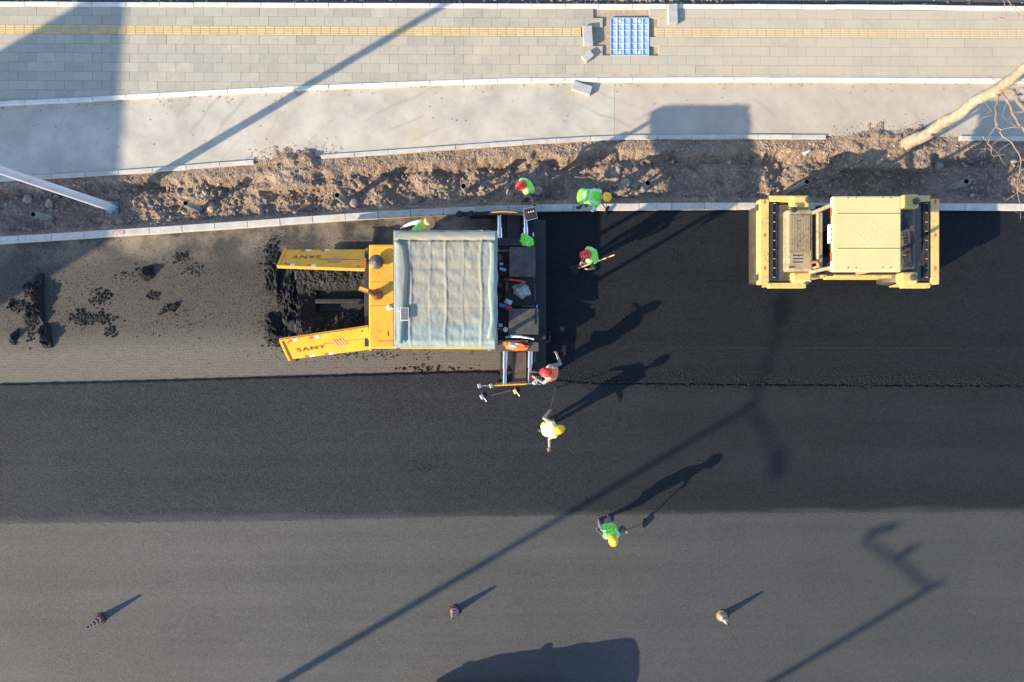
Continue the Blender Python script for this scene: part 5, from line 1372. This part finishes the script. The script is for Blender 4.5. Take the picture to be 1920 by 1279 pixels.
# ------------------------------------------------------------------ bare tree
def tree():
    base = U(1697, 270, .05); z0 = dirt_z(base.x, base.y)-.05
    t_ = thing('bare_tree', (base.x, base.y, z0), 'leaning bare tree with pale trunk rooted in the dug-up strip', 'tree')
    tr = random.Random(21)
    mb = MB()
    fork = U(1874, 168, 3.7)
    pts = [Vector((base.x-.04,base.y-.05,z0-.1)), Vector((base.x,base.y,z0+.10)), base.lerp(fork,.2)+Vector((.12,-.02,.10)), base.lerp(fork,.4)+Vector((.08,.05,.05)), base.lerp(fork,.6)+Vector((.0,-.05,.05)), base.lerp(fork,.8)+Vector((-.05,.05,.0)), fork]
    fine, fr = [], []
    rr_ = [.23,.18,.16,.15,.14,.13,.15]
    for i in range(len(pts)-1):
        for k in range(8):
            f = k/8; f2 = f*f*(3-2*f); fine.append(pts[i].lerp(pts[i+1], f)+Vector((.012*mn.noise(Vector((i+f,1,0))*2.3), .015*mn.noise(Vector((i+f,5,0))*2.3), 0))); fr.append((rr_[i]+(rr_[i+1]-rr_[i])*f2)*(1+.10*mn.noise(Vector(((i+f)*1.7,9,0)))))
    fine.append(pts[-1]); fr.append(.15)
    mb.tube(fine, fr, 26)
    mb.v = [tuple(Vector(v)*1.0+Vector((mn.noise(Vector(v)*9), mn.noise(Vector(v)*9+Vector((7,0,0))), 0))*.018+Vector((mn.noise(Vector(v)*26), mn.noise(Vector(v)*26+Vector((7,0,0))), 0))*.008) for v in mb.v]
    lim = [fork-(fork-fine[-4])*.3, fork.lerp(U(1900,146,4.5),.5)+Vector((0,.03,0)), U(1900,146,4.5), U(1930,118,5.3)]
    mb.tube(lim, [.13,.125,.11,.09], 18)
    mb.build('trunk', M['bark'], t_, smooth=True)
    cr = MB()
    def br(p, d, L_, r_, depth):
        pts_, rr = [p.copy()], [r_]; q = p.copy(); dd = d.normalized(); n = 5
        for i in range(n):
            dd = (dd+Vector((tr.gauss(0,.14), tr.gauss(0,.14), tr.gauss(0,.10)+.04))).normalized(); q = q+dd*L_/n; pts_.append(q.copy()); rr.append(r_*(1-.55*(i+1)/n))
            if depth > 0 and i >= 1 and tr.random() < .7:
                for _ in range(1 if tr.random() < .75 else 2):
                    sd_ = Vector((tr.gauss(0,1), tr.gauss(0,1), tr.gauss(.1,.6))).normalized(); br(q, dd*.65+sd_*.75, L_*tr.uniform(.45,.65), rr[-1]*.6, depth-1)
        cr.tube(pts_, rr, 8 if r_ > .03 else 5)
    for q_ in range(5): br(U(1930,118,5.3), Vector((tr.gauss(.5,.5), tr.gauss(.3,.6), .6)), 2.2, .05, 2)
    def poly(pts_, r0, r1, twigs=1):
        P_ = [U(*q) for q in pts_]; Q_ = []
        for i in range(len(P_)-1):
            for k in range(3): Q_.append(P_[i].lerp(P_[i+1], k/3)+Vector((tr.gauss(0,.012), tr.gauss(0,.012), tr.gauss(0,.03))))
        Q_.append(P_[-1]); n_ = len(Q_)
        cr.tube(Q_, [r0+(r1-r0)*i/(n_-1) for i in range(n_)], 8 if r0 > .02 else 6)
        for i in range(2, n_, 2):
            if twigs and tr.random() < .6:
                d = (Q_[i]-Q_[i-1]).normalized(); br(Q_[i], d*.5+Vector((tr.gauss(0,.6), tr.gauss(0,.6), tr.gauss(0,.4))), tr.uniform(.25,.6), max(.006, (r0+(r1-r0)*i/n_)*.5), 1 if twigs > 1 else 0)
    poly([(1874,168,3.7),(1898,171,4.1),(1912,190,4.4),(1930,222,4.8)], .06, .04, 2)
    poly([(1873,170,3.7),(1867,205,3.8),(1869,233,3.9)], .026, .018, 1)
    poly([(1869,233,3.9),(1853,262,3.95),(1858,283,4.0),(1863,296,4.0)], .012, .005, 2)
    poly([(1869,233,3.9),(1876,250,4.0),(1897,267,4.1),(1915,300,4.2),(1910,330,4.2),(1904,350,4.2),(1913,382,4.2)], .016, .006, 2)
    poly([(1874,171,3.7),(1892,195,4.0),(1902,224,4.2),(1922,248,4.5),(1940,262,4.6)], .032, .018, 2)
    poly([(1870,200,3.8),(1850,212,3.9),(1830,235,3.9),(1822,252,3.9)], .009, .004, 1)
    poly([(1925,180,4.6),(1905,182,4.5),(1890,186,4.3)], .010, .004, 1)
    poly([(1935,205,4.7),(1908,212,4.4),(1896,213,4.3)], .010, .004, 1)
    poly([(1875,163,3.7),(1862,145,3.9),(1850,143,4.0)], .009, .003, 1)
    poly([(1930,150,5.0),(1905,152,4.6),(1896,150,4.3)], .014, .006, 1)
    poly([(1840,255,3.9),(1852,270,3.9),(1870,287,3.9)], .008, .004, 1)
    cr.build('crown', M['twig'], t_, smooth=True)
tree()

# litter and little weeds by the trunk
wd = MB()
for i in range(240):
    p = U(1697, 268, 0)+Vector((rnd.gauss(-.12,.22), rnd.gauss(.05,.20), 0)); z = max(dirt_z(p.x, p.y), ZC if p.y > inner_k(p.x)+.06 else -9)
    d = Vector((rnd.gauss(0,1), rnd.gauss(0,1), .5)).normalized()*rnd.uniform(.04,.10); s_ = d.cross(Vector((0,0,1))).normalized()*.008
    wd.add([Vector((p.x,p.y,z))-s_, Vector((p.x,p.y,z))+s_, Vector((p.x,p.y,z))+d], [(0,1,2)])
M['weed'] = mat('weed', (.14,.15,.06), .8, .3, 20)
kind(wd.build('weeds', M['weed']), 'stuff')
p = U(1511, 287, 0); o = MB()
bt_z = dirt_z(p.x, p.y)+.06
bo = thing('plastic_bottle', (p.x,p.y,bt_z-.05), 'crushed pale plastic bottle lying on the soil beside the inner kerb', 'bottle')
MB().tube([(p.x-.10,p.y-.05,bt_z),(p.x+.06,p.y+.03,bt_z),(p.x+.10,p.y+.05,bt_z)], [.045,.045,.018], 12).build('body', M['cl_white'], bo, smooth=True)
MB().tube([(p.x+.10,p.y+.05,bt_z),(p.x+.13,p.y+.065,bt_z)], .02, 10).build('cap', M['blue'], bo, smooth=True)

p = U(222, 436, ZK); ang_ = math.atan2(road_k(p.x+.3)-road_k(p.x-.3), .6)
o = MB().box((p.x, road_k(p.x), ZK+.008), (.34,.10,.004), ang_).build('paint_mark', mat('survey_paint', (.46,.27,.24), .9, .3, 14), bpy.data.objects['road_kerb'])
